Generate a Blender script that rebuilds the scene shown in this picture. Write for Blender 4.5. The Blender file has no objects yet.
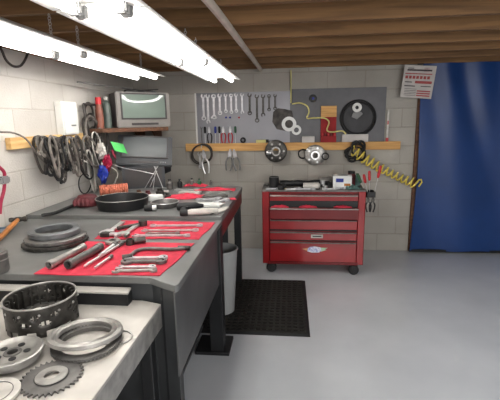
import bpy, bmesh, math, random
from math import pi, sin, cos, radians, sqrt, atan2
from mathutils import Vector, Matrix
random.seed(7)
scene = bpy.context.scene
COL = scene.collection

# ------------------------------------------------------------------ camera
F = 390.0
CAM = Vector((0, 0, 1.53))
def _camrot():
    r = radians(1.0)
    Y = Vector(((290-250)/F, -(119-200)/F, -1)).normalized()
    h = Vector((cos(r), sin(r), 0))
    X = (h - Y*h.dot(Y)).normalized()
    Z = X.cross(Y)
    return Matrix((X, Y, Z))
RM = _camrot()
cd = bpy.data.cameras.new('camera'); cam = bpy.data.objects.new('camera', cd); COL.objects.link(cam)
cam.matrix_world = Matrix.Translation(CAM) @ RM.to_4x4()
cd.sensor_width = 36; cd.lens = F/500*36; cd.clip_start = .02
scene.camera = cam
def _ray(x, y): return RM @ Vector(((x-250)/F, -(y-200)/F, -1))
def onZ(x, y, z): d = _ray(x, y); return CAM + d*((z-CAM.z)/d.z)
def onY(x, y, Y=4.5): d = _ray(x, y); return CAM + d*(Y/d.y)
def onX(x, y, X): d = _ray(x, y); return CAM + d*(X/d.x)

# ------------------------------------------------------------------ materials
def lin(c):
    return tuple(((v/255)/12.92 if v/255 <= .04045 else ((v/255+.055)/1.055)**2.4) for v in c) + (1,)
MATS = {}
def mat(name, c, rough=.5, metal=0., var=.12, scale=12., bump=0., c2=None, coat=0., emit=0.):
    if name in MATS: return MATS[name]
    m = bpy.data.materials.new(name); m.use_nodes = True
    nt = m.node_tree; N = nt.nodes; b = N['Principled BSDF']
    tc = N.new('ShaderNodeTexCoord'); no = N.new('ShaderNodeTexNoise')
    no.inputs['Scale'].default_value = scale; no.inputs['Detail'].default_value = 4
    nt.links.new(tc.outputs['Object'], no.inputs['Vector'])
    rp = N.new('ShaderNodeValToRGB'); a = lin(c)
    lo = tuple(v*(1-var*2) for v in a[:3])+(1,) if c2 is None else lin(c2)
    hi = tuple(min(1, v*(1+var)) for v in a[:3])+(1,)
    rp.color_ramp.elements[0].color = lo; rp.color_ramp.elements[0].position = .3
    rp.color_ramp.elements[1].color = hi; rp.color_ramp.elements[1].position = .65
    nt.links.new(no.outputs['Fac'], rp.inputs['Fac']); nt.links.new(rp.outputs['Color'], b.inputs['Base Color'])
    b.inputs['Roughness'].default_value = rough; b.inputs['Metallic'].default_value = metal
    b.inputs['Coat Weight'].default_value = coat
    if emit:
        b.inputs['Emission Color'].default_value = (1, .97, .93, 1); b.inputs['Emission Strength'].default_value = emit
    if bump:
        bp = N.new('ShaderNodeBump'); bp.inputs['Strength'].default_value = bump; bp.inputs['Distance'].default_value = .01
        nt.links.new(no.outputs['Fac'], bp.inputs['Height']); nt.links.new(bp.outputs['Normal'], b.inputs['Normal'])
    MATS[name] = m; return m
def wood(name, c, c2, axis='X', scale=3., rough=.7):
    if name in MATS: return MATS[name]
    m = bpy.data.materials.new(name); m.use_nodes = True; nt = m.node_tree; N = nt.nodes; b = N['Principled BSDF']
    tc = N.new('ShaderNodeTexCoord'); mp = N.new('ShaderNodeMapping')
    s = [scale*8]*3; s['XYZ'.index(axis)] = scale*.5
    mp.inputs['Scale'].default_value = s
    no = N.new('ShaderNodeTexNoise'); no.inputs['Scale'].default_value = 1.5; no.inputs['Detail'].default_value = 5; no.inputs['Distortion'].default_value = .6
    rp = N.new('ShaderNodeValToRGB'); rp.color_ramp.elements[0].color = lin(c2); rp.color_ramp.elements[1].color = lin(c)
    rp.color_ramp.elements[0].position = .35; rp.color_ramp.elements[1].position = .62
    nt.links.new(tc.outputs['Object'], mp.inputs['Vector']); nt.links.new(mp.outputs['Vector'], no.inputs['Vector'])
    nt.links.new(no.outputs['Fac'], rp.inputs['Fac']); nt.links.new(rp.outputs['Color'], b.inputs['Base Color'])
    b.inputs['Roughness'].default_value = rough
    MATS[name] = m; return m
def blockwall(name, axis, c, cm):
    m = bpy.data.materials.new(name); m.use_nodes = True; nt = m.node_tree; N = nt.nodes; b = N['Principled BSDF']
    g = N.new('ShaderNodeNewGeometry'); sp = N.new('ShaderNodeSeparateXYZ'); cb = N.new('ShaderNodeCombineXYZ')
    nt.links.new(g.outputs['Position'], sp.inputs[0]); nt.links.new(sp.outputs[axis], cb.inputs['X']); nt.links.new(sp.outputs['Z'], cb.inputs['Y'])
    br = N.new('ShaderNodeTexBrick'); nt.links.new(cb.outputs[0], br.inputs['Vector'])
    br.inputs['Scale'].default_value = 1; br.inputs['Brick Width'].default_value = .406; br.inputs['Row Height'].default_value = .2032
    br.inputs['Mortar Size'].default_value = .006; br.inputs['Mortar Smooth'].default_value = .4; br.inputs['Bias'].default_value = 0
    a = lin(c); br.inputs['Color1'].default_value = a; br.inputs['Color2'].default_value = tuple(v*.9 for v in a[:3])+(1,)
    br.inputs['Mortar'].default_value = lin(cm)
    no = N.new('ShaderNodeTexNoise'); no.inputs['Scale'].default_value = 90; no.inputs['Detail'].default_value = 3; nt.links.new(g.outputs['Position'], no.inputs['Vector'])
    n2 = N.new('ShaderNodeTexNoise'); n2.inputs['Scale'].default_value = 2.2; n2.inputs['Detail'].default_value = 5; nt.links.new(g.outputs['Position'], n2.inputs['Vector'])
    mx = N.new('ShaderNodeMix'); mx.data_type = 'RGBA'; mx.blend_type = 'MULTIPLY'; mx.inputs[0].default_value = .5
    rp = N.new('ShaderNodeValToRGB'); rp.color_ramp.elements[0].color = (.62, .6, .56, 1); rp.color_ramp.elements[0].position = .3; rp.color_ramp.elements[1].position = .65
    nt.links.new(n2.outputs['Fac'], rp.inputs['Fac'])
    nt.links.new(br.outputs['Color'], mx.inputs[6]); nt.links.new(rp.outputs['Color'], mx.inputs[7]); nt.links.new(mx.outputs[2], b.inputs['Base Color'])
    ad = N.new('ShaderNodeMath'); ad.operation = 'MULTIPLY_ADD'; nt.links.new(br.outputs['Fac'], ad.inputs[0]); ad.inputs[1].default_value = -1.5; nt.links.new(no.outputs['Fac'], ad.inputs[2])
    bp = N.new('ShaderNodeBump'); bp.inputs['Strength'].default_value = .5; bp.inputs['Distance'].default_value = .006
    nt.links.new(ad.outputs[0], bp.inputs['Height']); nt.links.new(bp.outputs['Normal'], b.inputs['Normal'])
    b.inputs['Roughness'].default_value = .7
    return m

M_STEEL = mat('bench_steel', (112, 113, 112), .42, .25, .10, 5, 0)
M_APRON = mat('apron_steel', (134, 134, 134), .45, 25, .10, 3, 0)
M_LSTEEL = mat('bright_bench_steel', (188, 184, 178), .38, .3, .10, 6, 0)
M_BLACKM = mat('black_painted_steel', (30, 31, 33), .45, .2, .15, 8)
M_DARKP = mat('dark_panel', (66, 68, 70), .5, .3, .12, 5)
M_CHROME = mat('chrome', (215, 215, 215), .28, .65, .06, 20)
M_WRENCH = mat('forged_steel', (200, 200, 204), .35, .45, .12, 25)
M_DSTEEL = mat('dark_steel', (106, 104, 102), .4, .45, .18, 22)
M_CAST = mat('oily_cast_steel', (74, 72, 69), .42, .65, .25, 30, .25)
M_GREYST = mat('turned_grey_steel', (160, 158, 154), .34, .5, .15, 25)
M_RUB = mat('black_rubber', (26, 26, 28), .65, 0, .2, 20, .1)
M_MATR = mat('mat_rubber', (34, 32, 28), .75, 0, .25, 18, .1)
M_GRUB = mat('grey_rubber', (104, 106, 108), .42, .3, .2, 16, .1)
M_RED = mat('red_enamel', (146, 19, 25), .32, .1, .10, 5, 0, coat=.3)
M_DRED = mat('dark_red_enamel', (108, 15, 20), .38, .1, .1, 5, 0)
M_RRED = mat('rough_red_paint', (150, 30, 34), .75)
M_CLOTH = mat('red_shop_cloth', (194, 46, 68), .9, 0, .10, 25, .3)
M_WHITE = mat('white_enamel', (226, 226, 222), .4, 0, .04, 6)
M_WPL = mat('white_plastic', (228, 230, 228), .4, 0, .04, 10)
M_PAPER = mat('white_paper', (205, 200, 196), .8, 0, .05, 10)
M_YEL = mat('yellow_hose', (236, 214, 96), .4, 0, .08, 10)
M_YELW = mat('pale_yellow_cord', (214, 204, 130), .5, 0, .08, 10)
M_ORG = mat('orange_wood_handle', (176, 112, 52), .5, 0, .15, 15)
M_PINKO = mat('salmon_rubber_hose', (206, 120, 96), .6, 0, .15, 30, .3)
M_BURG = mat('burgundy_leather', (92, 34, 40), .7, 0, .25, 25, .4)
M_GREEN = mat('green_sticky_note', (92, 205, 108), .8, 0, .05, 6)
M_BLUE = mat('blue_plastic', (30, 52, 150), .5, 0, .15, 12)
M_MAG = mat('magenta_plastic', (158, 24, 62), .5, 0, .15, 12)
M_TVG = mat('grey_television_plastic', (132, 128, 124), .5, 0, .06, 8)
M_TVD = mat('dark_television_plastic', (62, 58, 58), .5, 0, .1, 8)
M_TVB = mat('charcoal_television_plastic', (58, 60, 64), .5, 0, .1, 8)
M_SCR = mat('grey_screen_glass', (126, 140, 132), .10, 0, .04, 2, 0, coat=.6)
M_SCR2 = mat('dull_grey_screen_glass', (92, 96, 98), .42, 0, .06, 2, 0, coat=0)
M_BELT = mat('worn_black_belt', (66, 61, 58), .6, .1, .35, 20, .2)
M_GASK = mat('grey_gasket', (120, 114, 108), .6, .2, .25, 20, .2)
M_PALEG = mat('pale_gasket', (196, 192, 186), .5, .2, .1, 20)
M_ALU = mat('aluminium_sheet', (140, 140, 146), .45, .3, .05, 3)
M_DSHEET = mat('dark_steel_sheet', (94, 94, 97), .5, .4, .12, 5)
M_GRNP = mat('green_grip', (44, 92, 62), .5, 0, .1, 10)
M_REDP = mat('red_grip', (192, 36, 44), .45, 0, .1, 10)
M_BIN = mat('grey_white_plastic', (158, 160, 160), .45, 0, .05, 4)
M_TARP = mat('blue_tarp', (22, 60, 120), .42, 0, .10, 1.5, .05)
M_TEAL = mat('teal_cloth', (96, 128, 122), .8, 0, .2, 20, .3)
M_GREY = mat('grey_plastic', (128, 128, 128), .5, 0, .1, 10)
M_LEDGE = wood('pale_pine', (226, 178, 112), (196, 146, 86), 'X', 3)
M_LEDGEY = wood('pale_pine_left', (226, 190, 134), (206, 162, 100), 'Y', 3)
M_JOIST = wood('joist_timber', (146, 110, 72), (108, 80, 54), 'X', 2, .8)
M_SUB = wood('subfloor_timber', (92, 72, 56), (68, 54, 44), 'X', 1.2, .9)
M_BRWOOD = wood('brown_shelf_wood', (110, 74, 50), (78, 50, 34), 'X', 3)
M_TUBE = mat('lit_fluorescent_tube', (255, 252, 246), .4, 0, 0, 3, emit=17)

# ------------------------------------------------------------------ mesh builder
class MB:
    def __init__(s): s.bm = bmesh.new()
    def add(s, vs, fs):
        v = [s.bm.verts.new(p) for p in vs]
        for f in fs:
            try: s.bm.faces.new([v[i] for i in f])
            except ValueError: pass
        return s
    def box(s, c, d, R=None, taper=1., bev=0.):
        hx, hy, hz = d[0]/2, d[1]/2, d[2]/2
        P = []
        for z, t in ((-hz, 1), (hz, taper)):
            for x, y in ((-hx, -hy), (hx, -hy), (hx, hy), (-hx, hy)):
                p = Vector((x*t, y*t, z))
                if R: p = R @ p
                P.append(p+Vector(c))
        n0 = set(s.bm.verts) if bev else None
        s.add(P, [(3, 2, 1, 0), (4, 5, 6, 7), (0, 1, 5, 4), (1, 2, 6, 5), (2, 3, 7, 6), (3, 0, 4, 7)])
        if bev:
            nv = [v for v in s.bm.verts if v not in n0]; es = {e for v in nv for e in v.link_edges}
            bmesh.ops.bevel(s.bm, geom=list(es), offset=bev, segments=2, affect='EDGES')
        return s
    def loft(s, rings, cap=True, closed=False):
        n = len(rings[0]); vs = [p for r in rings for p in r]; fs = []
        K = len(rings)
        for k in range(K if closed else K-1):
            for i in range(n):
                a = k*n+i; b = k*n+(i+1) % n; k2 = (k+1) % K
                fs.append((a, b, k2*n+(i+1) % n, k2*n+i))
        if cap and not closed: fs += [tuple(reversed(range(n))), tuple((K-1)*n+i for i in range(n))]
        return s.add(vs, fs)
    def cyl(s, a, b, r, r2=None, n=14, cap=True):
        a = Vector(a); b = Vector(b); r2 = r if r2 is None else r2
        q = (b-a).to_track_quat('Z', 'Y')
        return s.loft([[p + q @ Vector((R*cos(2*pi*i/n), R*sin(2*pi*i/n), 0)) for i in range(n)] for p, R in ((a, r), (b, r2))], cap)
    def lathe(s, prof, c=(0, 0, 0), n=32, R=None, sx=1., sy=1., closed=True):
        # prof: (r, z) loop; closed gives a ring-shaped solid
        c = Vector(c); rings = []
        for i in range(n):
            a = 2*pi*i/n; rg = []
            for r, z in prof:
                p = Vector((r*cos(a)*sx, r*sin(a)*sy, z))
                if R: p = R @ p
                rg.append(c+p)
            rings.append(rg)
        m = len(prof); vs = [p for r in rings for p in r]; fs = []
        for k in range(n):
            for i in range(m if closed else m-1):
                k2 = (k+1) % n; i2 = (i+1) % m
                fs.append((k*m+i, k2*m+i, k2*m+i2, k*m+i2))
        s.add(vs, fs); return s
    def ring(s, ro, ri, z0, z1, c=(0, 0, 0), n=32, R=None, ch=.0):
        if ch: p = [(ri, z0), (ro-ch, z0), (ro, z0+ch), (ro, z1-ch), (ro-ch, z1), (ri, z1)]
        else: p = [(ri, z0), (ro, z0), (ro, z1), (ri, z1)]
        return s.lathe(p, c, n, R)
    def torus(s, Rr, r, c=(0, 0, 0), n=28, m=8, R=None, sx=1., sy=1.):
        return s.lathe([(Rr+r*cos(2*pi*i/m), r*sin(2*pi*i/m)) for i in range(m)], c, n, R, sx, sy)
    def tube(s, pts, r, n=7, closed=False):
        P = [Vector(p) for p in pts]; K = len(P); rings = []; up = None
        for i, p in enumerate(P):
            if closed: t = P[(i+1) % K]-P[i-1]
            else: t = P[min(i+1, K-1)]-P[max(i-1, 0)]
            if t.length < 1e-9: t = Vector((0, 0, 1))
            t.normalize()
            if up is None: up = t.orthogonal().normalized()
            up = (up - t*up.dot(t))
            if up.length < 1e-6: up = t.orthogonal()
            up.normalize(); v = t.cross(up)
            rr = r(i/(K-1)) if callable(r) else r
            rings.append([p+up*rr*cos(2*pi*j/n)+v*rr*sin(2*pi*j/n) for j in range(n)])
        return s.loft(rings, True, closed)
    def prism(s, poly, z0, z1, R=None, c=(0, 0, 0)):
        n = len(poly); c = Vector(c); P = []
        for z in (z0, z1):
            for x, y in poly:
                p = Vector((x, y, z)); P.append(c+(R @ p if R else p))
        return s.add(P, [tuple(reversed(range(n))), tuple(range(n, 2*n))]+[(i, (i+1) % n, n+(i+1) % n, n+i) for i in range(n)])
    def build(s, name, m, parent=None, smooth=True, bevel=0.):
        bmesh.ops.recalc_face_normals(s.bm, faces=s.bm.faces[:])
        me = bpy.data.meshes.new(name); s.bm.to_mesh(me); s.bm.free()
        o = bpy.data.objects.new(name, me); COL.objects.link(o)
        me.materials.append(m)
        if smooth:
            for p in me.polygons: p.use_smooth = True
            me.set_sharp_from_angle(angle=radians(38))
        if bevel:
            b = o.modifiers.new('bevel', 'BEVEL'); b.width = bevel; b.segments = 2; b.limit_method = 'ANGLE'
        if parent: o.parent = parent
        return o
def spline(pts, k=8):
    P = [Vector(p) for p in pts]; out = []
    for i in range(len(P)-1):
        p0, p1, p2, p3 = P[max(i-1, 0)], P[i], P[i+1], P[min(i+2, len(P)-1)]
        for j in range(k):
            t = j/k
            out.append(.5*((2*p1)+(p2-p0)*t+(2*p0-5*p1+4*p2-p3)*t*t+(3*p1-p0-3*p2+p3)*t**3))
    out.append(P[-1]); return out
def tag(o, label, cat, group=None, kind=None):
    o['label'] = label; o['category'] = cat
    if group: o['group'] = group
    if kind: o['kind'] = kind
    return o
def thing(name, label, cat, loc=(0, 0, 0), rotz=0., group=None):
    o = bpy.data.objects.new(name, None); o.empty_display_size = .05; COL.objects.link(o)
    o.location = loc; o.rotation_euler = (0, 0, rotz); return tag(o, label, cat, group)
def struct(o): o['kind'] = 'structure'; return o
def orient(o, loc, xd, zd):
    x = Vector(xd).normalized(); z = Vector(zd); z = (z-x*z.dot(x)).normalized(); y = z.cross(x)
    M = Matrix((x, y, z)).transposed()
    o.location = loc; o.rotation_euler = M.to_euler(); return o
def on_back(o, p, a=0.):      # local +x points down the wall (turned by a), local +z out of the back wall
    return orient(o, p, (sin(a), 0, -cos(a)), (0, -1, 0))
def on_left(o, p, a=0.):
    return orient(o, p, (0, sin(a), -cos(a)), (1, 0, 0))
RX = Matrix.Rotation(pi/2, 3, 'X'); RYm = Matrix.Rotation(pi/2, 3, 'Y')

# ------------------------------------------------------------------ setting
XL, YB = -1.80, 4.50
def slab(name, m, x0, x1, y0, y1, z0, z1):
    return struct(MB().box(((x0+x1)/2, (y0+y1)/2, (z0+z1)/2), (x1-x0, y1-y0, z1-z0)).build(name, m, smooth=False))
# epoxy floor
fm = bpy.data.materials.new('grey_epoxy'); fm.use_nodes = True
nt = fm.node_tree; N = nt.nodes; b = N['Principled BSDF']
g = N.new('ShaderNodeNewGeometry'); n1 = N.new('ShaderNodeTexNoise'); n1.inputs['Scale'].default_value = 1.3; n1.inputs['Detail'].default_value = 6
nt.links.new(g.outputs['Position'], n1.inputs['Vector'])
rp = N.new('ShaderNodeValToRGB'); rp.color_ramp.elements[0].color = lin((190, 194, 199)); rp.color_ramp.elements[1].color = lin((206, 209, 213)); rp.color_ramp.elements[0].position = .35; rp.color_ramp.elements[1].position = .65
nt.links.new(n1.outputs['Fac'], rp.inputs['Fac']); nt.links.new(rp.outputs['Color'], b.inputs['Base Color'])
n2 = N.new('ShaderNodeTexNoise'); n2.inputs['Scale'].default_value = 40; nt.links.new(g.outputs['Position'], n2.inputs['Vector'])
bp = N.new('ShaderNodeBump'); bp.inputs['Strength'].default_value = .06; bp.inputs['Distance'].default_value = .004
nt.links.new(n2.outputs['Fac'], bp.inputs['Height']); nt.links.new(bp.outputs['Normal'], b.inputs['Normal'])
b.inputs['Roughness'].default_value = .2; b.inputs['Specular IOR Level'].default_value = .5
slab('floor', fm, XL, 4.2, -2.2, YB, -.1, 0)
WB = blockwall('painted_block_back', 'X', (182, 178, 170), (166, 161, 152))
WL = blockwall('lit_block_left', 'Y', (206, 202, 196), (192, 187, 179))  # same block paint, lighter copy: brightness of this wall put into its colour
slab('wall_back', WB, XL-.15, 4.35, YB, YB+.15, -.1, 2.40)
slab('wall_left', WL, XL-.15, XL, -2.2, YB, -.1, 2.40)
slab('wall_right', WB, 4.2, 4.35, -2.2, YB, -.1, 2.40)
slab('wall_rear', WB, XL-.15, 4.35, -2.35, -2.2, -.1, 2.40)
slab('ceiling', M_SUB, XL-.15, 4.35, -2.35, YB+.15, 2.34, 2.40)
k = 0; y = 4.46
while y > -2.2:
    k += 1
    slab('trim_%d' % k, M_JOIST, XL, 4.2, y-.02, y+.02, 2.075, 2.34); y -= .406
k += 1; slab('trim_%d' % k, M_JOIST, XL, XL+.04, -2.2, 4.44, 2.0, 2.075)

# ------------------------------------------------------------------ shop lights
def shop_light(xc, z, y0, y1, label, w=.33):
    t = thing('fluorescent_light', label, 'light', (xc, (y0+y1)/2, z), 0, None)
    L = (y1-y0)/2; h = .022
    prof = [(-w/2, 0), (-w/2+.012, 0), (-.055, h), (.055, h), (w/2-.012, 0), (w/2, 0), (w/2, .004), (.06, h+.03), (-.06, h+.03), (-w/2, .004)]
    m = MB(); P = [Vector((x, yy, zz)) for yy in (-L, L) for x, zz in prof]; n = len(prof)
    m.add(P, [tuple(range(n)), tuple(range(n, 2*n))]+[(i, (i+1) % n, n+(i+1) % n, n+i) for i in range(n)])
    m.build('reflector', M_WHITE, t, smooth=False)
    for s in (-1, 1):
        MB().cyl((s*.08, -L+.03, -.004), (s*.08, L-.03, -.004), .017, n=10).build('fluorescent_tube', M_TUBE, t)
        for e in (-1, 1):
            MB().box((s*.08, e*(L-.016), .0), (.042, .026, .045), bev=.006).build('lamp_holder', M_GREY, t)
    for e in (-1, 1):
        c = MB()
        for i in range(9):
            c.torus(.008, .0018, (0, e*L*.8, h+.036+i*.0135), 10, 5, R=(RX if i % 2 else RYm))
        c.build('hanging_chain', M_CHROME, t)
    return t
zf = 1.90
def fixspan(pts): return [onZ(x, y, zf) for x, y in pts]
ye = 3.82
shop_light(-.63, zf, ye-1.22, ye, 'twin tube shop light over the workbenches, right row, end nearer the back wall')
shop_light(-.63, zf, ye-2.46, ye-1.24, 'twin tube shop light with wide white reflector in the right row nearest the camera')
ye2 = 3.38
shop_light(-1.22, zf, ye2-1.22, ye2, 'twin tube shop light along the left wall above the televisions')
shop_light(-1.22, zf, ye2-2.46, ye2-1.24, 'twin tube shop light at the left picture edge above the stack of rings')
shop_light(-.63, zf, ye-3.70, ye-2.48, 'twin tube shop light in the right row cut off by the top picture edge')
shop_light(1.3, 1.95, -1.1, .12, 'unseen twin tube fill light added behind the camera over the open floor')  # unseen fixture, added as fill from behind the camera
# white pipe hung under the joists
A = onZ(202, -6, 2.05); B = onZ(261, 70, 2.05); B.y = min(B.y, 4.42)
tag(MB().tube(spline([A+Vector((-.08, -.5, 0)), A, (A+B)/2+Vector((.01, 0, -.006)), B]), .021, 9).build('water_pipe', mat('cream_pipe', (206, 196, 184), .5, 0, .08, 8)), 'pale plastic pipe running diagonally under the ceiling joists', 'pipe')
# cable loop under the ceiling on the left wall
pts = [onX(x, y, XL+.03) for x, y in [(-8, 48), (0, 48), (6, 60), (13, 66), (20, 66), (25, 60), (29, 50)]]
tag(MB().tube(spline(pts), .008).build('cable', M_BELT), 'dark cable hanging in a loop near the ceiling on left wall', 'cable')

# ------------------------------------------------------------------ workbenches
ZM, ZF, ZN = .90, .925, .80
XE = -.435
def leg_with_foot(par, x, y, ztop, foot=True, w=.06):
    l = MB().box((x, y, ztop/2+.006), (w, w, ztop-.012)).build('leg', M_BLACKM, par, bevel=.004)
    if foot: MB().box((x-(.035 if w > .08 else 0), y+(.05 if w > .08 else 0), .012), (.23, .21 if w > .08 else .16, .024)).build('foot_plate', M_BLACKM, l, bevel=.003)
    return l
t = thing('workbench', 'middle steel workbench with red cloths of tools and deep side panel', 'workbench')
top = [(XL+.02, 1.46), (-.575, 1.46), (-.445, 1.385), (XE, 1.40), (XE, 2.395), (XL+.02, 2.395)]
MB().prism(top, ZM-.03, ZM).build('top', M_STEEL, t, smooth=False, bevel=.003)
MB().add([(-.447, 1.387, ZM-.03), (-.447, 2.39, ZM-.03), (-.447, 2.39, ZM-.40), (-.447, 1.387, ZM-.40),
          (-.453, 1.387, ZM-.03), (-.453, 2.39, ZM-.03), (-.453, 2.39, ZM-.40), (-.453, 1.387, ZM-.40)],
         [(0, 1, 2, 3), (7, 6, 5, 4), (0, 4, 5, 1), (1, 5, 6, 2), (2, 6, 7, 3), (3, 7, 4, 0)]).build('side_panel', M_APRON, t, smooth=False)
m = MB(); m.prism([(XL+.03, 1.475), (-.57, 1.475), (-.455, 1.41), (-.455, 1.42), (-.565, 1.487), (XL+.03, 1.487)], .02, ZM-.03)
m.build('front_panel', M_DARKP, t, smooth=False)
leg_with_foot(t, -.475, 2.345, ZM-.03, True, .09)
for x, y in ((XL+.1, 2.33), (XL+.1, 1.55)): leg_with_foot(t, x, y, ZM-.03)
MB().box((-.495, 1.47, .43), (.06, .05, .86)).build('leg', M_BLACKM, t)
MB().box((-1.15, 1.95, .18), (1.15, .8, .02)).build('lower_shelf', M_DARKP, t)

YFE = onZ(247, 186, ZF).y
t = thing('workbench', 'far steel workbench in the corner covered with parts and pans', 'workbench')
yfe = YFE
MB().prism([(XL+.02, 2.40), (XE, 2.40), (XE, yfe-.05), (XE-.05, yfe), (XL+.02, yfe)], ZF-.045, ZF).build('top', M_STEEL, t, smooth=False, bevel=.004)
MB().box((XE-.02, (2.4+yfe)/2, ZF-.1), (.02, yfe-2.46, .11)).build('side_rail', M_DRED, t)
MB().box(((XL+XE)/2, 2.43, ZF-.1), (XE-XL-.1, .02, .11)).build('front_rail', M_DARKP, t)
for x, y in ((XE-.05, yfe-.06), (XL+.1, yfe-.06), (XL+.1, 2.50)): leg_with_foot(t, x, y, ZF-.05, False)
MB().box(((XL+XE)/2-.05, yfe-.03, .45), (XE-XL-.2, .02, .86)).build('back_panel', M_DARKP, t)
MB().box((-1.2, 3.05, .25), (1.0, 1.1, .02)).build('lower_shelf', M_DARKP, t)
# storage under the far bench (only its dark red side shows)
tag(MB().box((-1.02, 2.78, .275+.26), (.36, .42, .52), bev=.01).build('storage_box', M_DRED), 'dark red box stored under the far workbench', 'box').location = (0, 0, -.012)

xn = -.515
nA = onZ(146, 296.5, ZN); nB = onZ(161, 304, ZN); nC = onZ(92, 400, ZN); nD = nB+(nC-nB)*2.1
t = thing('workbench', 'near steel work table with bright top carrying clutch drum and sprocket', 'workbench')
MB().prism([(XL+.02, nD.y), (nD.x, nD.y), (nB.x, nB.y), (nA.x, 1.455), (XL+.02, 1.455)], ZN-.012, ZN).build('top', M_LSTEEL, t, smooth=False, bevel=.002)
MB().prism([(nD.x-.007, nD.y), (nD.x-.001, nD.y), (nB.x-.001, nB.y), (nB.x-.007, nB.y)], ZN-.10, ZN-.012).build('side_rail', M_GREYST, t, smooth=False)
MB().box(((XL+xn)/2-.02, 1.44, ZN-.06), (xn-XL-.12, .01, .09)).build('back_rail', M_APRON, t)
for x, y in ((xn-.05, 1.36), (xn-.07, .42), (XL+.1, 1.36), (XL+.1, .36)): leg_with_foot(t, x, y, ZN-.012, False, .05)
tag(MB().box((-.78, 1.15, .19), (.26, .3, .38), bev=.01).build('storage_box', M_GREY), 'grey box standing on the floor under the near work table', 'box')

# light plate at back of near table; added batten darkens the gap under it
pb = onZ(133, 289, .865)
tag(MB().box((-1.2, 1.425, ZN+.025), (1.1, .045, .05)).build('gap_batten', M_BLACKM), 'added black batten filling the dark gap under the pale plate', 'batten')
m = MB(); a = onZ(134, 285, .855); a.y = min(a.y, 1.452); b_ = onZ(128, 293.5, .855)
m.prism([(XL+.05, a.y-.0), (a.x, a.y), (b_.x, b_.y), (XL+.05, b_.y)], .8505, .858)
tag(m.build('steel_plate', M_LSTEEL, smooth=False), 'long pale steel flat plate lying on the black batten behind the clutch drum', 'plate')

# ------------------------------------------------------------------ rubber mat
t = thing('floor_mat', 'black rubber anti-fatigue mat with a grid of holes on grey floor', 'mat')
mx0, mx1, my0, my1 = -.80, .15, 2.56, 3.56
m = MB(); nx, ny = 19, 20; sx = (mx1-mx0-.07)/nx; sy = (my1-my0-.07)/ny
for i in range(nx+1):
    w = .024; x = mx0+.035+i*sx; m.box((x, (my0+my1)/2, .007), (w*.62, my1-my0-.05, .012))
for j in range(ny+1):
    y = my0+.035+j*sy; m.box(((mx0+mx1)/2, y, .0075), (mx1-mx0-.05, .018 if j != 10 else .03, .013))
m.build('grid', M_MATR, t, smooth=False)
m = MB()
o = [(mx0, my0), (mx1, my0), (mx1, my1), (mx0, my1)]; i_ = [(mx0+.035, my0+.035), (mx1-.035, my0+.035), (mx1-.035, my1-.035), (mx0+.035, my1-.035)]
vs = [(x, y, .0005) for x, y in o]+[(x, y, .015) for x, y in i_]+[(x, y, .0005) for x, y in i_]
m.add(vs, [(a, (a+1) % 4, 4+(a+1) % 4, 4+a) for a in range(4)]+[(4+a, 4+(a+1) % 4, 8+(a+1) % 4, 8+a) for a in range(4)])
m.build('bevelled_border', M_RUB, t, smooth=False)
MB().box(((mx0+mx1)/2, (my0+my1)/2, .0015), (mx1-mx0-.03, my1-my0-.03, .002)).build('base', M_RUB, t, smooth=False)

# ------------------------------------------------------------------ waste bin
bx, by = -.545, 2.90
t = thing('waste_bin', 'pale grey plastic waste bin beside the workbench on rubber mat', 'bin', (bx, by, .016))
H = .52
MB().lathe([(.0, 0), (.10, 0), (.135, H), (.128, H), (.095, .01), (0, .01)], closed=False).build('body', M_BIN, t)
MB().torus(.134, .008, (0, 0, H), 32, 8).build('rim', M_BIN, t)

# ------------------------------------------------------------------ tool chest
CY = 3.72
cl, cr, cy = onY(262.5, 230, CY).x, onY(364.5, 230, CY).x, CY
ztop = onY(300, 191.5, CY).z; zbot = onY(300, 264, CY).z
cw = cr-cl; dp = .46; xc = (cl+cr)/2
def zc(py): return onY(300, py, CY).z
t = thing('tool_chest', 'red rolling tool chest with open top drawer against the back wall', 'tool chest', (xc, cy, 0))
hw = cw/2
MB().box((0, dp/2+.02, (ztop+zbot)/2), (cw-.01, dp-.02, ztop-zbot-.01)).build('body', M_RED, t, bevel=.005)
for s in (-1, 1):
    MB().box((s*(hw-.035), .012, (ztop+zbot)/2), (.07, .03, ztop-zbot)).build('corner_post', M_RED, t, bevel=.008)
MB().box((0, dp/2+.01, ztop+.004), (cw+.012, dp+.02, .016)).build('top_tray', M_DSTEEL, t, bevel=.003)
MB().box((0, .008, zbot+.012), (cw-.10, .03, .028)).build('plinth', M_DRED, t, bevel=.003)
dr = [(194.5, 200.5, 0), (206.5, 217.5, .05), (219, 229, 0), (231, 239.5, 0), (241, 261, 0)]
iw = cw-.15
MB().box((0, .006, (zc(194)+zc(262))/2), (iw+.006, .012, zc(194)-zc(262))).build('drawer_gap_shade', M_BLACKM, t)  # black sheet standing in for the shade between the drawers
for i, (a, b2, out) in enumerate(dr):
    z1, z0 = zc(a), zc(b2)
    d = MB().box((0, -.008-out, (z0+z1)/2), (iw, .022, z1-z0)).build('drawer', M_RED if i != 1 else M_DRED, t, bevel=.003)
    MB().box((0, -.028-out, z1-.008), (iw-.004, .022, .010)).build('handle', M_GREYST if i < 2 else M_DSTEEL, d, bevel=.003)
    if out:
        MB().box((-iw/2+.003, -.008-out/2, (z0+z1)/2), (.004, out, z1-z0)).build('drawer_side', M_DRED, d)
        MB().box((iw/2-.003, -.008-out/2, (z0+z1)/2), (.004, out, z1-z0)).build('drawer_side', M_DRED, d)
lp = onY(317, 236.5, CY-.03)
m = MB().box((lp.x-xc, -.0235, lp.z), (.115, .006, .036)); m.build('name_badge', M_PALEG, t, bevel=.002)
MB().box((lp.x-xc, -.0275, lp.z), (.085, .003, .010)).build('badge_lettering', M_BLACKM, t)
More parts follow.
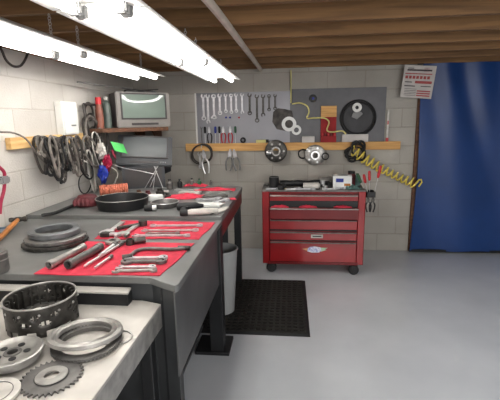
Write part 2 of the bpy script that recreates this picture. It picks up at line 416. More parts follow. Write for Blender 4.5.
# racing sticker: blue and white shape with pointed orange and green ends
sp_ = onY(315, 249.5, CY-.02)
st = MB().prism([(-.075, -.02), (-.03, -.032), (.04, -.03), (.06, -.012), (.055, .022), (.0, .032), (-.05, .026), (-.07, .01)], 0, .002, RX, (sp_.x-xc, -.020, sp_.z)).build('sticker', mat('blue_white_sticker', (120, 130, 190), .4, 0, .1, 60, c2=(235, 235, 240)), t, smooth=False)
MB().prism([(-.075, -.015), (-.125, .004), (-.07, .014)], 0, .0018, RX, (sp_.x-xc, -.020, sp_.z)).build('sticker_tip', mat('tan_sticker', (190, 140, 100), .5), st, smooth=False)
MB().prism([(.055, -.022), (.11, -.002), (.095, .006), (.125, .018), (.052, .02)], 0, .0018, RX, (sp_.x-xc, -.020, sp_.z)).build('sticker_tip', mat('mint_sticker', (170, 200, 170), .5), st, smooth=False)
for sx_, ly in ((-1, .06), (1, .03), (-1, dp-.06), (1, dp-.06)):
    px = sx_*(hw-.085)
    c = MB().ring(.045, .0, -.016, .016, (0, 0, 0), 24, RYm, .006)
    w = MB(); w.lathe([(0, -.026), (.042, -.026), (.05, -.018), (.05, .018), (.042, .026), (0, .026)], (px, ly, .0505), 24, RX if ly < .1 else RYm, closed=False); w.build('caster_wheel', M_RUB, t)
    MB().box((px, ly, .096), (.07, .07, .008)).build('caster_bracket', M_BLACKM, t, bevel=.003)
    fk = MB(); [fk.box((px, ly+s*.031, .07), (.035, .004, .045)) if ly < .1 else fk.box((px+s*.031, ly, .07), (.004, .035, .045)) for s in (-1, 1)]; fk.box((px, ly, .0925), (.066, .066, .003)); fk.build('caster_fork', M_BLACKM, t)
# side push handle
MB().tube([(hw+.002, .06, ztop-.06), (hw+.035, .06, ztop-.06), (hw+.035, dp-.06, ztop-.06), (hw+.002, dp-.06, ztop-.06)], .009, 8).build('side_handle', M_DSTEEL, t)
# cloths in the second drawer
def cloth(poly_c, w, d, z, name, label, mat_, amp=.004, nx=18, ny=12, rot=0., group=None, puff=0., quad=None):
    m = MB(); vs = []; fs = []; rnd = random.Random(hash(label) % 9999 if False else len(label)*7+int(w*1000))
    ph = [rnd.uniform(0, 6) for _ in range(6)]
    for k in range(2):
        for j in range(ny+1):
            for i in range(nx+1):
                u, v = i/nx, j/ny
                if quad:
                    A, B, C_, D = quad; p = (A*(1-u)+B*u)*(1-v)+(D*(1-u)+C_*u)*v; x, y = p.x, p.y
                    e = .004*sin(u*9+ph[0])*(1 if v in (0, 1) else 0); y += e; x += .004*sin(v*8+ph[1])*(1 if u in (0, 1) else 0)
                else: x, y = (u-.5)*w, (v-.5)*d
                zz = amp*(.5+.5*sin(u*9+ph[2]+v*4))*(.5+.5*sin(v*11+ph[3]-u*5))+puff*(sin(pi*u)*sin(pi*v))*(1+.4*sin(u*17+ph[4])*sin(v*13+ph[5]))
                vs.append(Vector((x, y, zz+(.0005 if k == 0 else .0035))))
    W = nx+1; T = W*(ny+1)
    for j in range(ny):
        for i in range(nx):
            a = j*W+i; fs.append((a+W, a+W+1, a+1, a)); fs.append((T+a, T+a+1, T+a+W+1, T+a+W))
    for i in range(nx):
        fs.append((i, i+1, T+i+1, T+i)); a = ny*W+i; fs.append((a+1, a, T+a, T+a+1))
    for j in range(ny):
        a = j*W; fs.append((a+W, a, T+a, T+a+W)); a = j*W+nx; fs.append((a, a+W, T+a+W, T+a))
    m.add(vs, fs); o = m.build(name, mat_)
    o.location = (poly_c[0], poly_c[1], z) if not quad else (0, 0, z)
    o.rotation_euler = (0, 0, rot)
    return tag(o, label, 'cloth', group)
zd = zc(206.5)
for px, lab in ((280, 'red shop cloth bundled in the open drawer, left end'), (308, 'red shop cloth bundled in the middle of the open drawer'), (343, 'red shop cloth bundled in the open drawer, right end')):
    o = cloth((onY(px, 205, CY-.04).x, CY-.026), .17, .05, zd-.004, 'shop_cloth', lab, M_CLOTH, .006, 14, 6, 0, 'red cloths in the open drawer', .018)

# ------------------------------------------------------------------ tools (flat tools lie along local +x, z up)
def wrench(label, L, m=None, w=None, name='combination_wrench', group=None, cat='wrench', kind='combo'):
    w = w or L*.055; hw = w/2; th = w*.5
    b = MB()
    b.box((L/2, 0, th/2), (L*.78, w, th*.8))
    R_ = w*1.15
    def jaw(cx, sgn, tilt):
        poly = []; 
        for i in range(15):
            a = radians(42)+i*(2*pi-radians(84))/14; poly.append((R_*cos(a), R_*.95*sin(a)))
        # slot
        poly += [(R_*.45, -R_*.42), (-R_*.25, -R_*.42), (-R_*.42, 0), (-R_*.25, R_*.42), (R_*.45, R_*.42)]
        ca, sa = cos(tilt), sin(tilt)
        poly = [((x*ca-y*sa)*sgn+cx, (x*sa+y*ca)) for x, y in poly]
        b.prism(poly, 0, th)
    if kind in ('combo', 'open'): jaw(R_*.7, -1, .26)
    else: b.ring(R_, R_*.58, 0, th, (R_, 0, 0), 20)
    if kind == 'open': jaw(L-R_*.7, 1, .26)
    else: b.ring(R_*.98, R_*.58, 0, th*1.1, (L-R_, 0, 0), 20)
    return tag(b.build(name, m or M_WRENCH), label, cat, group)
def pliers(label, L, grip, group=None, name='pliers', jm=None):
    t = thing(name, label, 'pliers', group=group)
    b = MB(); b.cyl((L*.3, 0, 0), (L*.3, 0, .012), .012)
    for s in (-1, 1):
        b.prism([(0, s*.001), (.004, s*.006), (L*.2, s*.014), (L*.33, s*.012), (L*.40, s*.016), (L*.40, s*.006), (L*.25, s*.0)][::s], .001, .010)
    b.build('jaws', jm or M_WRENCH, t)
    for s in (-1, 1):
        MB().tube(spline([(L*.38, s*.011, .006), (L*.55, s*.024, .006), (L*.8, s*.022, .006), (L, s*.014, .006)], 4), .0065, 7).build('handle', grip, t)
    return t
def screwdriver(label, L, grip, group=None):
    t = thing('screwdriver', label, 'screwdriver', group=group)
    MB().lathe([(0, 0), (.008, 0), (.013, .01), (.014, L*.3), (.010, L*.38), (.005, L*.4), (0, L*.4)], (0, 0, .014), 12, RYm, closed=False).build('handle', grip, t)
    b = MB(); b.cyl((L*.4, 0, .014), (L*.96, 0, .014), .0032, n=8); b.box((L*.98, 0, .014), (L*.05, .006, .0015)); b.build('shank', M_CHROME, t)
    return t
def lay(o, p0, p1, z, lift=0.):
    a = onZ(p0[0], p0[1], z); b = onZ(p1[0], p1[1], z); d = b-a
    o.location = (a.x, a.y, z+lift); o.rotation_euler = (0, 0, atan2(d.y, d.x)); return o
def span(p0, p1, z): return (onZ(*p1, z)-onZ(*p0, z)).length

# ------------------------------------------------------------------ back wall: ledge, sheets
L0 = onY(186, 147, 4.48).x; L1 = onY(400, 147, 4.48).x; zl = 1.225
tag(MB().box(((L0+L1)/2, YB-.02, zl), (L1-L0, .038, .088)).build('wooden_rail', M_LEDGE, bevel=.003), 'long pale pine rail fixed along the back wall under tool sheets', 'rail')
ZLT = zl+.044
s0 = onY(195, 100).x; sm = onY(290, 100).x; s1 = onY(386, 100).x
zt = onY(290, 91).z
t = thing('tool_sheet', 'light aluminium sheet on the back wall behind the wrench rows', 'panel', ((s0+sm)/2, YB-.004, (ZLT+zt)/2))
MB().box((0, 0, 0), (sm-s0, .006, zt-ZLT)).build('sheet', M_ALU, t, smooth=False)
MB().box((-(sm-s0)/2+.008, -.006, 0), (.018, .010, zt-ZLT)).build('edge_strip', M_WHITE, t, smooth=False)
tag(MB().box(((sm+s1)/2, YB-.0045, (ZLT+onY(340, 88).z)/2), (s1-sm, .007, onY(340, 88).z-ZLT)).build('tool_sheet', M_DSHEET, smooth=False), 'dark steel sheet on back wall behind the red rack and round belt', 'panel')

# top row of wrenches
ords = ['leftmost', 'second', 'third', 'fourth', 'fifth', 'sixth', 'seventh', 'eighth', 'ninth', 'tenth', 'eleventh', 'twelfth', 'thirteenth', 'fourteenth']
WX = [203, 207.5, 213.5, 219.5, 225.5, 231, 236, 242, 249.5, 256.8, 263, 269, 275]
WL_ = [26, 29, 25, 21, 19, 20, 19, 20, 22, 28, 22, 17, 16]
for i, (x, l) in enumerate(zip(WX, WL_)):
    y0 = 94.5 + (1.5 if i > 8 else 0) - i*.15
    a = onY(x, y0, YB-.02); L = a.z-onY(x, y0+l, YB-.02).z
    o = wrench('%s wrench in the top row on the aluminium sheet' % (ords[i] if i else 'leftmost') if i < 12 else 'rightmost wrench in the top row beside the dark gasket', L, M_WRENCH if i < 8 else M_CAST, .022 if l > 20 else .018, group=None, kind=['combo', 'open', 'ring'][i % 3 if i % 4 else 0])
    on_back(o, (a.x, YB-.0195, a.z))
# second row hung from below: pliers and drivers
LOW = [(201, 'd', M_DSTEEL), (204.5, 's', M_RUB), (209, 'p', M_RUB), (215, 's', M_BLUE), (219, 's', M_RUB), (223, 'p', M_REDP), (230, 'p', M_REDP), (235, 's', M_GRNP)]
for i, (x, k_, gm) in enumerate(LOW):
    nm = {0: 'thin steel', 1: 'black handled', 2: 'black handled', 3: 'blue handled', 4: 'slim black handled', 5: 'red handled', 6: 'red handled', 7: 'green handled'}[i]
    a = onY(x, 123 if k_ != 'd' else 126, YB-.03); 
    L = min(.19, a.z-ZLT-.004)
    if k_ == 'p':
        o = pliers('%s pliers standing on the rail, %s' % (nm, {2: 'left of the blue screwdriver', 5: 'left one of the red pair', 6: 'right one of the red pair'}[i]), L, gm)
        orient(o, (a.x, YB-.022, ZLT+L+.001), (0, 0, -1), (0, -1, 0))
    elif k_ == 's':
        o = screwdriver('%s screwdriver standing in the lower row on the aluminium sheet' % nm, L, gm)
        orient(o, (a.x, YB-.012, ZLT+L+.001), (0, 0, -1), (0, -1, 0))
    else:
        o = wrench('thin steel spanner at the left end of the lower tool row', L, M_DSTEEL, .012); on_back(o, (a.x, YB-.015, ZLT+L+.001))
# faint print marks between rows: small socket clips
for i, x in enumerate([212, 216, 226, 230, 239]):
    p = onY(x, 117.5, YB-.012)
    c = (M_CHROME, M_CHROME, M_BLUE, M_BLUE, M_REDP)[i]
    tag(MB().lathe([(0, 0), (.011, 0), (.011, .008), (.008, .02), (0, .02)], (p.x, YB-.008, p.z), 14, RX, closed=False).build('magnet_hook', c), '%s round magnet hook on aluminium sheet, %s' % (['chrome', 'chrome', 'blue', 'blue', 'red'][i], ['left of the chrome pair', 'right of the chrome pair', 'left of the blue pair', 'right of the blue pair', 'below the eighth wrench'][i]), 'hook')
# black tape roll and yellow box on the rail
p = onY(243, 140, YB-.03)
tag(MB().ring(.032, .016, -.012, .012, (p.x, YB-.03, ZLT+.033), 24, RX, .002).build('tape_roll', M_RUB), 'black roll of tape standing on the pine rail', 'tape')
p = onY(261, 139, YB-.03)
t = thing('small_box', 'small yellow box with dark end cap on the pine rail', 'box', (p.x, YB-.028, ZLT+.001))
MB().box((0, 0, .017), (.11, .04, .032)).build('carton', M_YELW, t, bevel=.002); MB().cyl((.055, 0, .02), (.085, 0, .02), .017).build('cap', M_RUB, t)
# dark head gasket and bright double ring
p = onY(283, 120, YB-.012)
b = MB()
b.prism([(-.11, .09), (-.06, .13), (.02, .12), (.1, .10), (.12, .0), (.10, -.1), (.02, -.12), (-.07, -.10), (-.12, -.02)], -.003, .003, RX, (p.x, YB-.012, p.z))
tag(b.build('gasket', M_BELT, smooth=False), 'large dark flat gasket behind the bright double ring', 'gasket')
p = onY(289, 124, YB-.02); q = onY(295.5, 130, YB-.02)
b = MB(); b.ring(.082, .045, 0, .014, (p.x, YB-.017, p.z), 28, RX, .002); b.ring(.055, .028, 0, .012, (q.x+.01, YB-.017, q.z), 24, RX, .002)
tag(b.build('double_ring_gasket', M_WPL), 'bright silver double ring gasket hung on the dark gasket', 'gasket')
# black air regulator knob and yellow cord
p = onY(313, 98.5, YB-.02)
t = thing('air_fitting', 'small black round air fitting at top of dark sheet', 'fitting', (p.x, YB-.008, p.z))
MB().lathe([(0, 0), (.038, 0), (.042, .01), (.034, .03), (0, .032)], (0, 0, 0), 20, RX, closed=False).build('body', M_BLACKM, t)
MB().lathe([(0, .032), (.014, .032), (.012, .045), (0, .046)], (0, 0, 0), 14, RX, closed=False).build('knob', M_BLUE, t)
pts = [onY(x, y, YB-.088) for x, y in [(292, 104), (300, 103), (307, 106), (309, 112), (307, 118), (314, 118), (324, 118), (329, 122), (327, 130), (332, 132), (342, 131), (346, 134)]]
tag(MB().tube(spline(pts, 6), .008, 7).build('cord', M_YELW), 'pale yellow cord winding across the dark sheet behind red rack', 'cord')
p0 = onY(291, 70, 4.44); p1 = onY(291, 103, 4.47)
tag(MB().tube([p0, (p0+p1)/2, p1], .007).build('cord', M_YELW), 'pale yellow cord dropping from ceiling to the tool sheets', 'cord')
# red rack with wood top
x0 = onY(321, 120, 4.45).x; x1 = onY(336.5, 120, 4.45).x; zt_ = onY(328, 106, 4.45).z; zm = onY(328, 117, 4.45).z
t = thing('tool_rack', 'red tool rack with wooden top block standing on the rail', 'rack', ((x0+x1)/2, YB-.035, ZLT+.001))
w = x1-x0
MB().box((0, .005, (zm-ZLT)/2), (w, .02, zm-ZLT)).build('back_board', M_RRED, t, smooth=False)
MB().box((0, .003, (zm+zt_)/2-ZLT), (w, .024, zt_-zm)).build('wood_block', M_LEDGE, t, smooth=False)
MB().box((0, -.02, .035), (w, .04, .07)).build('socket_tray', M_RRED, t, bevel=.003)
for i in range(5):
    MB().lathe([(0, 0), (.012, 0), (.012, .03), (.007, .03), (.007, .01), (0, .01)], (-w/2+.018+i*(w-.036)/4, -.02, .0705), 12, closed=False).build('socket', M_DRED if i % 2 else M_REDP, t)
# round dark belt + tape roll
p = onY(358, 118, YB-.02)
t = thing('saw_belt', 'large round black coiled belt hung on the dark sheet', 'belt', (p.x, YB-.02, p.z))
b = MB(); b.torus(.190, .009, (0, 0, 0), 40, 8, RX); b.torus(.168, .009, (0, -.01, 0), 40, 8, RX); b.build('belt_coil', M_RUB, t)
MB().lathe([(0, 0), (.17, 0), (.17, .006), (.0, .006)], (0, .006, 0), 36, RX, closed=False).build('backing_disc', mat('dull_disc', (62, 62, 65), .6, .1), t)
p = onY(357, 107.5, YB-.05)
tag(MB().ring(.05, .02, 0, .03, (p.x, YB-.035, p.z), 26, RX, .003).build('tape_roll', M_WHITE), 'white roll of tape hanging on the round black belt', 'tape')
p = onY(357, 115, YB-.04)
tag(MB().prism([(-.06, -.02), (.0, -.045), (.06, .01), (.04, .035), (-.04, .03)], 0, .02, RX, (p.x, YB-.035, p.z)).build('sanding_block', M_GREY, smooth=False), 'grey sanding block hung beneath the white tape roll', 'block')
for (xa, xb, ya, lab) in ((302, 314.5, 136.5, 'small white box on the pine rail left of red rack'), (342, 368, 134.5, 'long white box on the pine rail below the round belt')):
    a = onY(xa, ya, YB-.04); b2 = onY(xb, ya, YB-.04); hgt = a.z-ZLT-.002
    t = thing('carton', lab, 'box', ((a.x+b2.x)/2, YB-.04, ZLT+.001))
    MB().box((0, 0, hgt/2), (b2.x-a.x, .055, hgt)).build('box_body', M_PAPER, t, bevel=.002)
    MB().box((0, -.004, hgt+.0008), (b2.x-a.x-.004, .05, .0015)).build('lid', M_WHITE, t)
# level standing at the right end of the rail
a = onY(388.5, 110, YB-.02)
t = thing('spirit_level', 'narrow silver level with red tip standing on the rail end', 'level', (a.x, YB-.02, ZLT+.001))
hl = a.z-ZLT
MB().box((0, 0, hl*.55), (.022, .016, hl*.9)).build('bar', M_PALEG, t, bevel=.002); MB().box((0, 0, .02), (.028, .02, .04)).build('foot', M_REDP, t, bevel=.002)
MB().box((0, -.009, hl*.6), (.012, .003, .04)).build('vial', M_REDP, t)

# things hanging under the rail
def hang(x, y, dy=.06): q = onY(x, y, YB-dy); return q
YH = YB-.039
p = hang(202, 154, .06)
t = thing('cable_coil', 'coiled dark cable hanging under left end of the pine rail', 'cable', (p.x, YH-.02, p.z))
b = MB()
for i, (r, s) in enumerate(((.12, 1.1), (.11, 1.2), (.13, 1.0))): b.torus(r, .008, (0, -.006*i, .0), 26, 7, RX @ Matrix.Rotation(.3*i, 3, 'Z'), 1.0, s*.8)
b.build('coil', M_BELT, t)
MB().tube([(0, .018, .09), (0, -.02, .10), (0, -.03, .07)], .004, 6).build('hook', M_CHROME, t)
o = pliers('chrome locking pliers hanging in front of the coiled dark cable', .27, M_CHROME); o.scale = (1, 1.5, 1.5); q = hang(203.5, 150, .09); orient(o, (q.x, YH-.055, q.z), (.12, 0, -1), (0, -1, 0))
o = wrench('chrome adjustable wrench hanging beside the locking pliers', .19, M_CHROME, .022, 'adjustable_wrench'); q = hang(200, 152, .09); orient(o, (q.x, YH-.075, q.z), (.05, 0, -1), (0, -1, 0))
for i, (x, lab) in enumerate(((230.5, 'long grey snips hanging under the rail, left one of two'), (234, 'long grey snips hanging under the rail, right one of two'))):
    o = pliers(lab, .25, M_GREY, name='snips'); o.scale = (1, 1.5, 1.6); q = hang(x, 149, .06); orient(o, (q.x, YH-.02-.02*i, q.z), ((-.12, .18)[i], 0, -1), (0, -1, 0))
def hub(x, y, r, label, m1, m2, cat='hub', holes=6, tilt=0.):
    q = hang(x, y, .07); t = thing('wheel_hub', label, cat, (q.x, YH-.03, q.z))
    R_ = RX @ Matrix.Rotation(tilt, 3, 'X')
    MB().lathe([(r*.3, 0), (r, 0), (r, .02), (r*.85, .028), (r*.5, .028), (r*.45, .05), (r*.3, .05)], (0, 0, 0), 30, R_).build('disc', m1, t)
    for k in range(holes):
        a = 2*pi*k/holes; c = R_ @ Vector((r*.7*cos(a), r*.7*sin(a), .026))
        MB().lathe([(0, 0), (r*.1, 0), (r*.1, .01), (0, .01)], c, 8, R_, closed=False).build('bolt', m2, t)
    MB().ring(r*.42, r*.28, .045, .056, (0, 0, 0), 20, R_).build('collar', m2, t)
    return t
hub(276, 151, .125, 'grey bolted wheel hub hanging under the rail, nearest red rack side', M_CAST, M_GREYST)['label'] = 'grey bolted wheel hub hanging under the rail below the yellow box'
q = hang(268.5, 152.5, .09)
tag(MB().lathe([(0, -.02), (.02, -.02), (.024, 0), (.02, .03), (0, .032)], (q.x, YH-.09, q.z), 14, RYm, closed=False).build('plug_fitting', M_CHROME), 'small chrome plug fitting hanging left of the bolted hub', 'fitting').location = (0, .0, 0)
hub(315, 155, .115, 'bright bolted flange hanging under the rail below the red rack', M_GREYST, M_CHROME, 'flange', 5)
q = hang(303, 154, .07)
tag(MB().torus(.05, .008, (q.x, YH-.02, q.z), 20, 7, RX).build('rubber_ring', M_RUB), 'black rubber ring hanging left of the bright flange', 'ring')
q = hang(325, 156, .07)
tag(MB().torus(.035, .007, (q.x, YH-.075, q.z), 20, 7, RX).build('rubber_ring', M_RUB), 'small black rubber ring hanging right of the bright flange', 'ring')
# hose reel of black hose with yellow coil
p = hang(356, 152, .07)
t = thing('hose_bundle', 'bundle of black hose hanging at the yellow air hose start', 'hose', (p.x, YH-.025, p.z))
b = MB(); 
for i in range(5): b.torus(.075+.012*(i % 3), .011, (.01*i-.02, -.012*i, .004*i), 22, 7, RX @ Matrix.Rotation(.5*i, 3, 'Z'), 1.25, .75)
b.build('coil', M_RUB, t); MB().tube([(0, .02, .05), (0, -.03, .06), (.0, -.045, .03)], .005, 6).build('hook', M_DSTEEL, t)
a = hang(352, 150, .12); b2 = hang(416, 184, .12)
pts = []; n_t = 13; ax = (b2-a); d = ax.normalized(); u = d.cross(Vector((0, 1, 0))).normalized(); v = Vector((0, 1, 0))
for i in range(n_t*12+1):
    f = i/(n_t*12); an = 2*pi*n_t*f; sag = -.03*sin(pi*f)
    r = .046+.008*sin(f*7)
    pts.append(a+ax*f+u*(r*cos(an))+v*(.03*sin(an))+Vector((0, 0, sag)))
pts += [b2+Vector((.05, 0, .05)), b2+Vector((.06, 0, .02)), b2+Vector((.03, 0, -.03))]
tag(MB().tube(pts, .0095, 7).build('air_hose', M_YEL), 'yellow coiled air hose stretched from the rail toward the blue tarp', 'hose')

# ------------------------------------------------------------------ tarp and poster
m = MB(); nx, ny = 60, 40; vs = []; fs = []
tx0, tx1 = 1.40, 4.05; tz0, tz1 = .03, 2.072
for k in range(2):
    for j in range(ny+1):
        for i in range(nx+1):
            u, v = i/nx, j/ny
            wv = .020*sin(u*22+v*2.5)*(1-.5*v)+.012*sin(u*51+v*6)*(v**2)+.010*sin(v*9+u*14)
            wv += .03*math.exp(-((u*2.65-.35-(1-v)*.7)**2)/.01)*v
            x = tx0+(tx1-tx0)*u+.02*sin(v*5)*(1-u)-(.03*(1-v))*(1-u)
            z = tz0+(tz1-tz0)*v+(.008*sin(u*30) if j == 0 else 0)
            vs.append(Vector((x, YB-.075+wv+(.003 if k else 0), z)))
W = nx+1; T = W*(ny+1)
for j in range(ny):
    for i in range(nx):
        a = j*W+i; fs.append((a, a+1, a+W+1, a+W)); fs.append((T+a+W, T+a+W+1, T+a+1, T+a))
m.add(vs, fs)
t = thing('tarp', 'blue plastic tarp hanging from ceiling to floor at right of back wall', 'tarp', (0, 0, 0))
m.build('sheet', M_TARP, t)
MB().box((2.7, YB-.055, .028), (2.66, .03, .028)).build('bottom_hem', M_BLACKM, t)
m = MB(); m.box((1.385, YB-.02, 1.0), (.035, .03, 1.98)); tag(m.build('door_frame', M_BRWOOD), 'narrow dark timber post at the left edge of the tarp', 'post')
# poster
a = onY(405, 65, 4.37); b2 = onY(437, 66, 4.37); c = onY(431, 99, 4.37); d_ = onY(400, 97, 4.37)
t = thing('poster', 'printed red and white notice sheet hung from joist beside the tarp', 'poster', ((a.x+b2.x)/2, 4.37, 2.072))
cx = (a.x+b2.x)/2; yy = -.0
def PZ(u, v):
    p = (a*(1-u)+b2*u)*(1-v)+(d_*(1-u)+c*u)*v; return Vector((p.x-cx, 0, p.z-2.072))
def pquad(u0, u1, v0, v1, off): return [PZ(u0, v0)+Vector((0, -off, 0)), PZ(u1, v0)+Vector((0, -off, 0)), PZ(u1, v1)+Vector((0, -off, 0)), PZ(u0, v1)+Vector((0, -off, 0))]
def pbox(m, u0, u1, v0, v1, off): 
    q = pquad(u0, u1, v0, v1, off); r = [p+Vector((0, .0008, 0)) for p in q]
    m.add(q+r, [(0, 1, 2, 3), (7, 6, 5, 4), (0, 4, 5, 1), (1, 5, 6, 2), (2, 6, 7, 3), (3, 7, 4, 0)])
m = MB(); pbox(m, 0, 1, 0, 1, 0); m.build('sheet', M_PAPER, t, smooth=False)
M_PRED = mat('poster_red', (176, 84, 84), .8, 0, .15, 60); M_PDK = mat('poster_ink', (74, 66, 70), .8, 0, .2, 50); M_PPINK = mat('poster_tint', (196, 176, 176), .8, 0, .1, 40)
m = MB(); pbox(m, .1, .88, .12, .17, .002); pbox(m, .12, .3, .08, .1, .002); pbox(m, .08, .3, .50, .53, .002); pbox(m, .08, .42, .62, .65, .002); pbox(m, .6, .92, .62, .645, .002)
for i in range(5): pbox(m, .1, .48, .72+.05*i, .732+.05*i, .002)
m.build('black_text', M_PDK, t, smooth=False)
m = MB(); pbox(m, .05, .9, .24, .27, .002)
for i in range(7): pbox(m, .07+.115*i, .155+.115*i, .32, .41, .002)
pbox(m, .4, .93, .47, .55, .002)
for i in range(3): pbox(m, .5, .93, .76+.07*i, .80+.07*i, .002)
m.build('red_text', M_PRED, t, smooth=False)
m = MB(); pbox(m, .62, .8, .06, .20, .0015); m.build('tinted_box', M_PPINK, t, smooth=False)
m = MB().box((0, .01, -.01), (.06, .015, .012)); m.build('clip', M_BLACKM, t)

# ------------------------------------------------------------------ things on the tool chest
ZT = ztop+.0125
def top(px, dy=.12): return onY(px, 188, cy+dy).x
def ct(name, label, cat, px, dy, **k):
    o = thing(name, label, cat, (top(px, dy), cy+dy, ZT), **k); o.scale = (1.2,)*3; return o
t = ct('tin_can', 'black tin can standing at left of the tool chest top', 'can', 274, .2)
MB().lathe([(0, 0), (.042, 0), (.042, .085), (.038, .085), (.038, .01), (0, .01)], n=22, closed=False).build('body', M_RUB, t); MB().torus(.041, .003, (0, 0, .085), 22, 6).build('rim', M_DSTEEL, t)
t = ct('drill', 'dark pneumatic drill lying on the tool chest near the can', 'drill', 287, .2, rotz=.1)
MB().cyl((-.06, 0, .03), (.05, 0, .03), .026, .024).build('motor', M_BLACKM, t); MB().cyl((.05, 0, .03), (.085, 0, .03), .014, .01).build('chuck', M_CHROME, t); MB().box((-.04, -.05, .018), (.035, .09, .032), Matrix.Rotation(.2, 3, 'Z')).build('grip', M_RUB, t)
t = ct('grinder', 'long black angle grinder lying in the middle of tool chest', 'grinder', 309, .20, rotz=-.05)
MB().lathe([(0, -.14), (.02, -.14), (.026, -.1), (.022, 0), (.03, .05), (.03, .09), (0, .1)], (0, 0, .03), 18, RYm, closed=False).build('body', M_BLACKM, t)
MB().ring(.05, .008, 0, .006, (.11, 0, .004), 24).build('disc', M_DSTEEL, t); MB().cyl((.11, 0, .01), (.11, 0, .05), .022).build('gear_head', M_CHROME, t)
t = ct('spray_can', 'chrome spray tin lying on the tool chest front centre', 'can', 312, .07, rotz=.05)
MB().lathe([(0, -.07), (.024, -.07), (.026, -.06), (.026, .05), (.012, .065), (0, .066)], (0, 0, .027), 20, RYm, closed=False).build('body', M_PALEG, t); MB().cyl((.066, 0, .027), (.085, 0, .027), .01).build('nozzle', M_RUB, t)
t = ct('box_of_gloves', 'white and blue carton of gloves on the right of tool chest', 'box', 342, .17, rotz=-.12)
MB().box((0, 0, .05), (.15, .10, .10)).build('carton', M_WPL, t, bevel=.003); MB().box((-.02, -.0515, .065), (.06, .002, .03)).build('blue_panel', M_BLUE, t); MB().box((.04, -.0515, .03), (.05, .002, .02)).build('orange_panel', M_ORG, t)
MB().torus(.022, .006, (0, 0, .10), 18, 6, None, 1.6, 1).build('opening', M_GREY, t)
t = ct('jar', 'small dark lidded jar behind the glove carton', 'jar', 351, .3)
MB().lathe([(0, 0), (.034, 0), (.036, .08), (.028, .1), (0, .1)], n=20, closed=False).build('glass', M_BURG, t); MB().lathe([(0, .1), (.03, .1), (.03, .12), (0, .12)], n=20, closed=False).build('lid', M_BLACKM, t)
o = cloth((top(352, .1), cy+.1), .14, .13, ZT, 'rag', 'teal rag crumpled on the right corner of tool chest', M_TEAL, .006, 14, 12, .3, None, .03)
o = cloth((top(300, .3), cy+.33), .2, .12, ZT, 'rag', 'dark rag crumpled at back of the tool chest top', M_BELT, .006, 14, 12, .1, None, .035)
for i, (px, dy, L, a, m_, lab) in enumerate([(266, .05, .15, .2, M_WRENCH, 'short steel wrench at front left corner of tool chest'), (276, .08, .16, -.1, M_DSTEEL, 'dark wrench in front of the black tin can'), (285, .04, .17, .1, M_CHROME, 'chrome wrench on the chest edge below the drill'), (322, .05, .15, .05, M_CHROME, 'chrome wrench on chest top in front of glove carton'), (322, .24, .16, .5, M_DSTEEL, 'dark wrench lying behind the spray tin'), (265, .25, .18, 1.2, M_DSTEEL, 'dark wrench along the left edge of the tool chest')]):
    o = wrench(lab, L, m_, .022); o.location = (top(px, dy), cy+dy, ZT+(.0)); o.rotation_euler = (0, 0, a)
o = pliers('black handled pliers lying on the chest left of spray tin', .17, M_RUB); o.location = (top(294, .12), cy+.115, ZT); o.rotation_euler = (0, 0, -.15)
t = ct('ratchet', 'chrome ratchet lying by the white glove carton', 'ratchet', 325, .12, rotz=.25)
MB().cyl((0, 0, 0), (0, 0, .022), .02).build('head', M_CHROME, t); MB().cyl((.015, 0, .012), (.13, 0, .012), .007, .01).build('handle', M_RUB, t)
for i, (px, dy, L, a, m_, lab) in enumerate([(297, .05, .18, -.06, M_WRENCH, 'bright wrench at the front edge of the chest left of spray tin'), (335, .06, .14, .4, M_WRENCH, 'small bright wrench before the blue panel of glove carton'), (270, .33, .2, .05, M_DSTEEL, 'dark wrench at the back left of the tool chest'), (318, .34, .2, -.1, M_WRENCH, 'steel wrench at back of the tool chest right of the rag')]):
    o = wrench(lab, L, m_, .024); o.location = (top(px, dy), cy+dy, ZT); o.rotation_euler = (0, 0, a)
t = ct('impact_wrench', 'grey air impact wrench lying behind the chrome ratchet on chest', 'impact wrench', 328, .34, rotz=.2)
MB().lathe([(0, -.08), (.03, -.08), (.034, -.05), (.034, .02), (.022, .05), (0, .05)], (0, 0, .036), 20, RYm, closed=False).build('housing', M_GREYST, t); MB().cyl((.05, 0, .036), (.075, 0, .036), .011).build('anvil', M_CHROME, t); MB().box((-.02, -.07, .02), (.034, .10, .034)).build('grip', M_RUB, t, bevel=.006)
t = ct('spray_can', 'upright teal spray can at the right rear of tool chest', 'can', 357, .3)
MB().lathe([(0, 0), (.026, 0), (.026, .07), (.018, .085), (0, .085)], n=20, closed=False).build('body', M_TEAL, t); MB().cyl((0, 0, .085), (0, 0, .10), .012).build('cap', M_GRNP, t)
t = ct('tape_measure', 'small dark tape measure between the black can and drill', 'tape measure', 281, .06)
MB().lathe([(0, 0), (.026, 0), (.03, .006), (.03, .024), (.026, .03), (0, .03)], n=20, closed=False).build('case', M_RUB, t); MB().box((.034, 0, .006), (.02, .018, .004)).build('tape_tab', M_YEL, t)
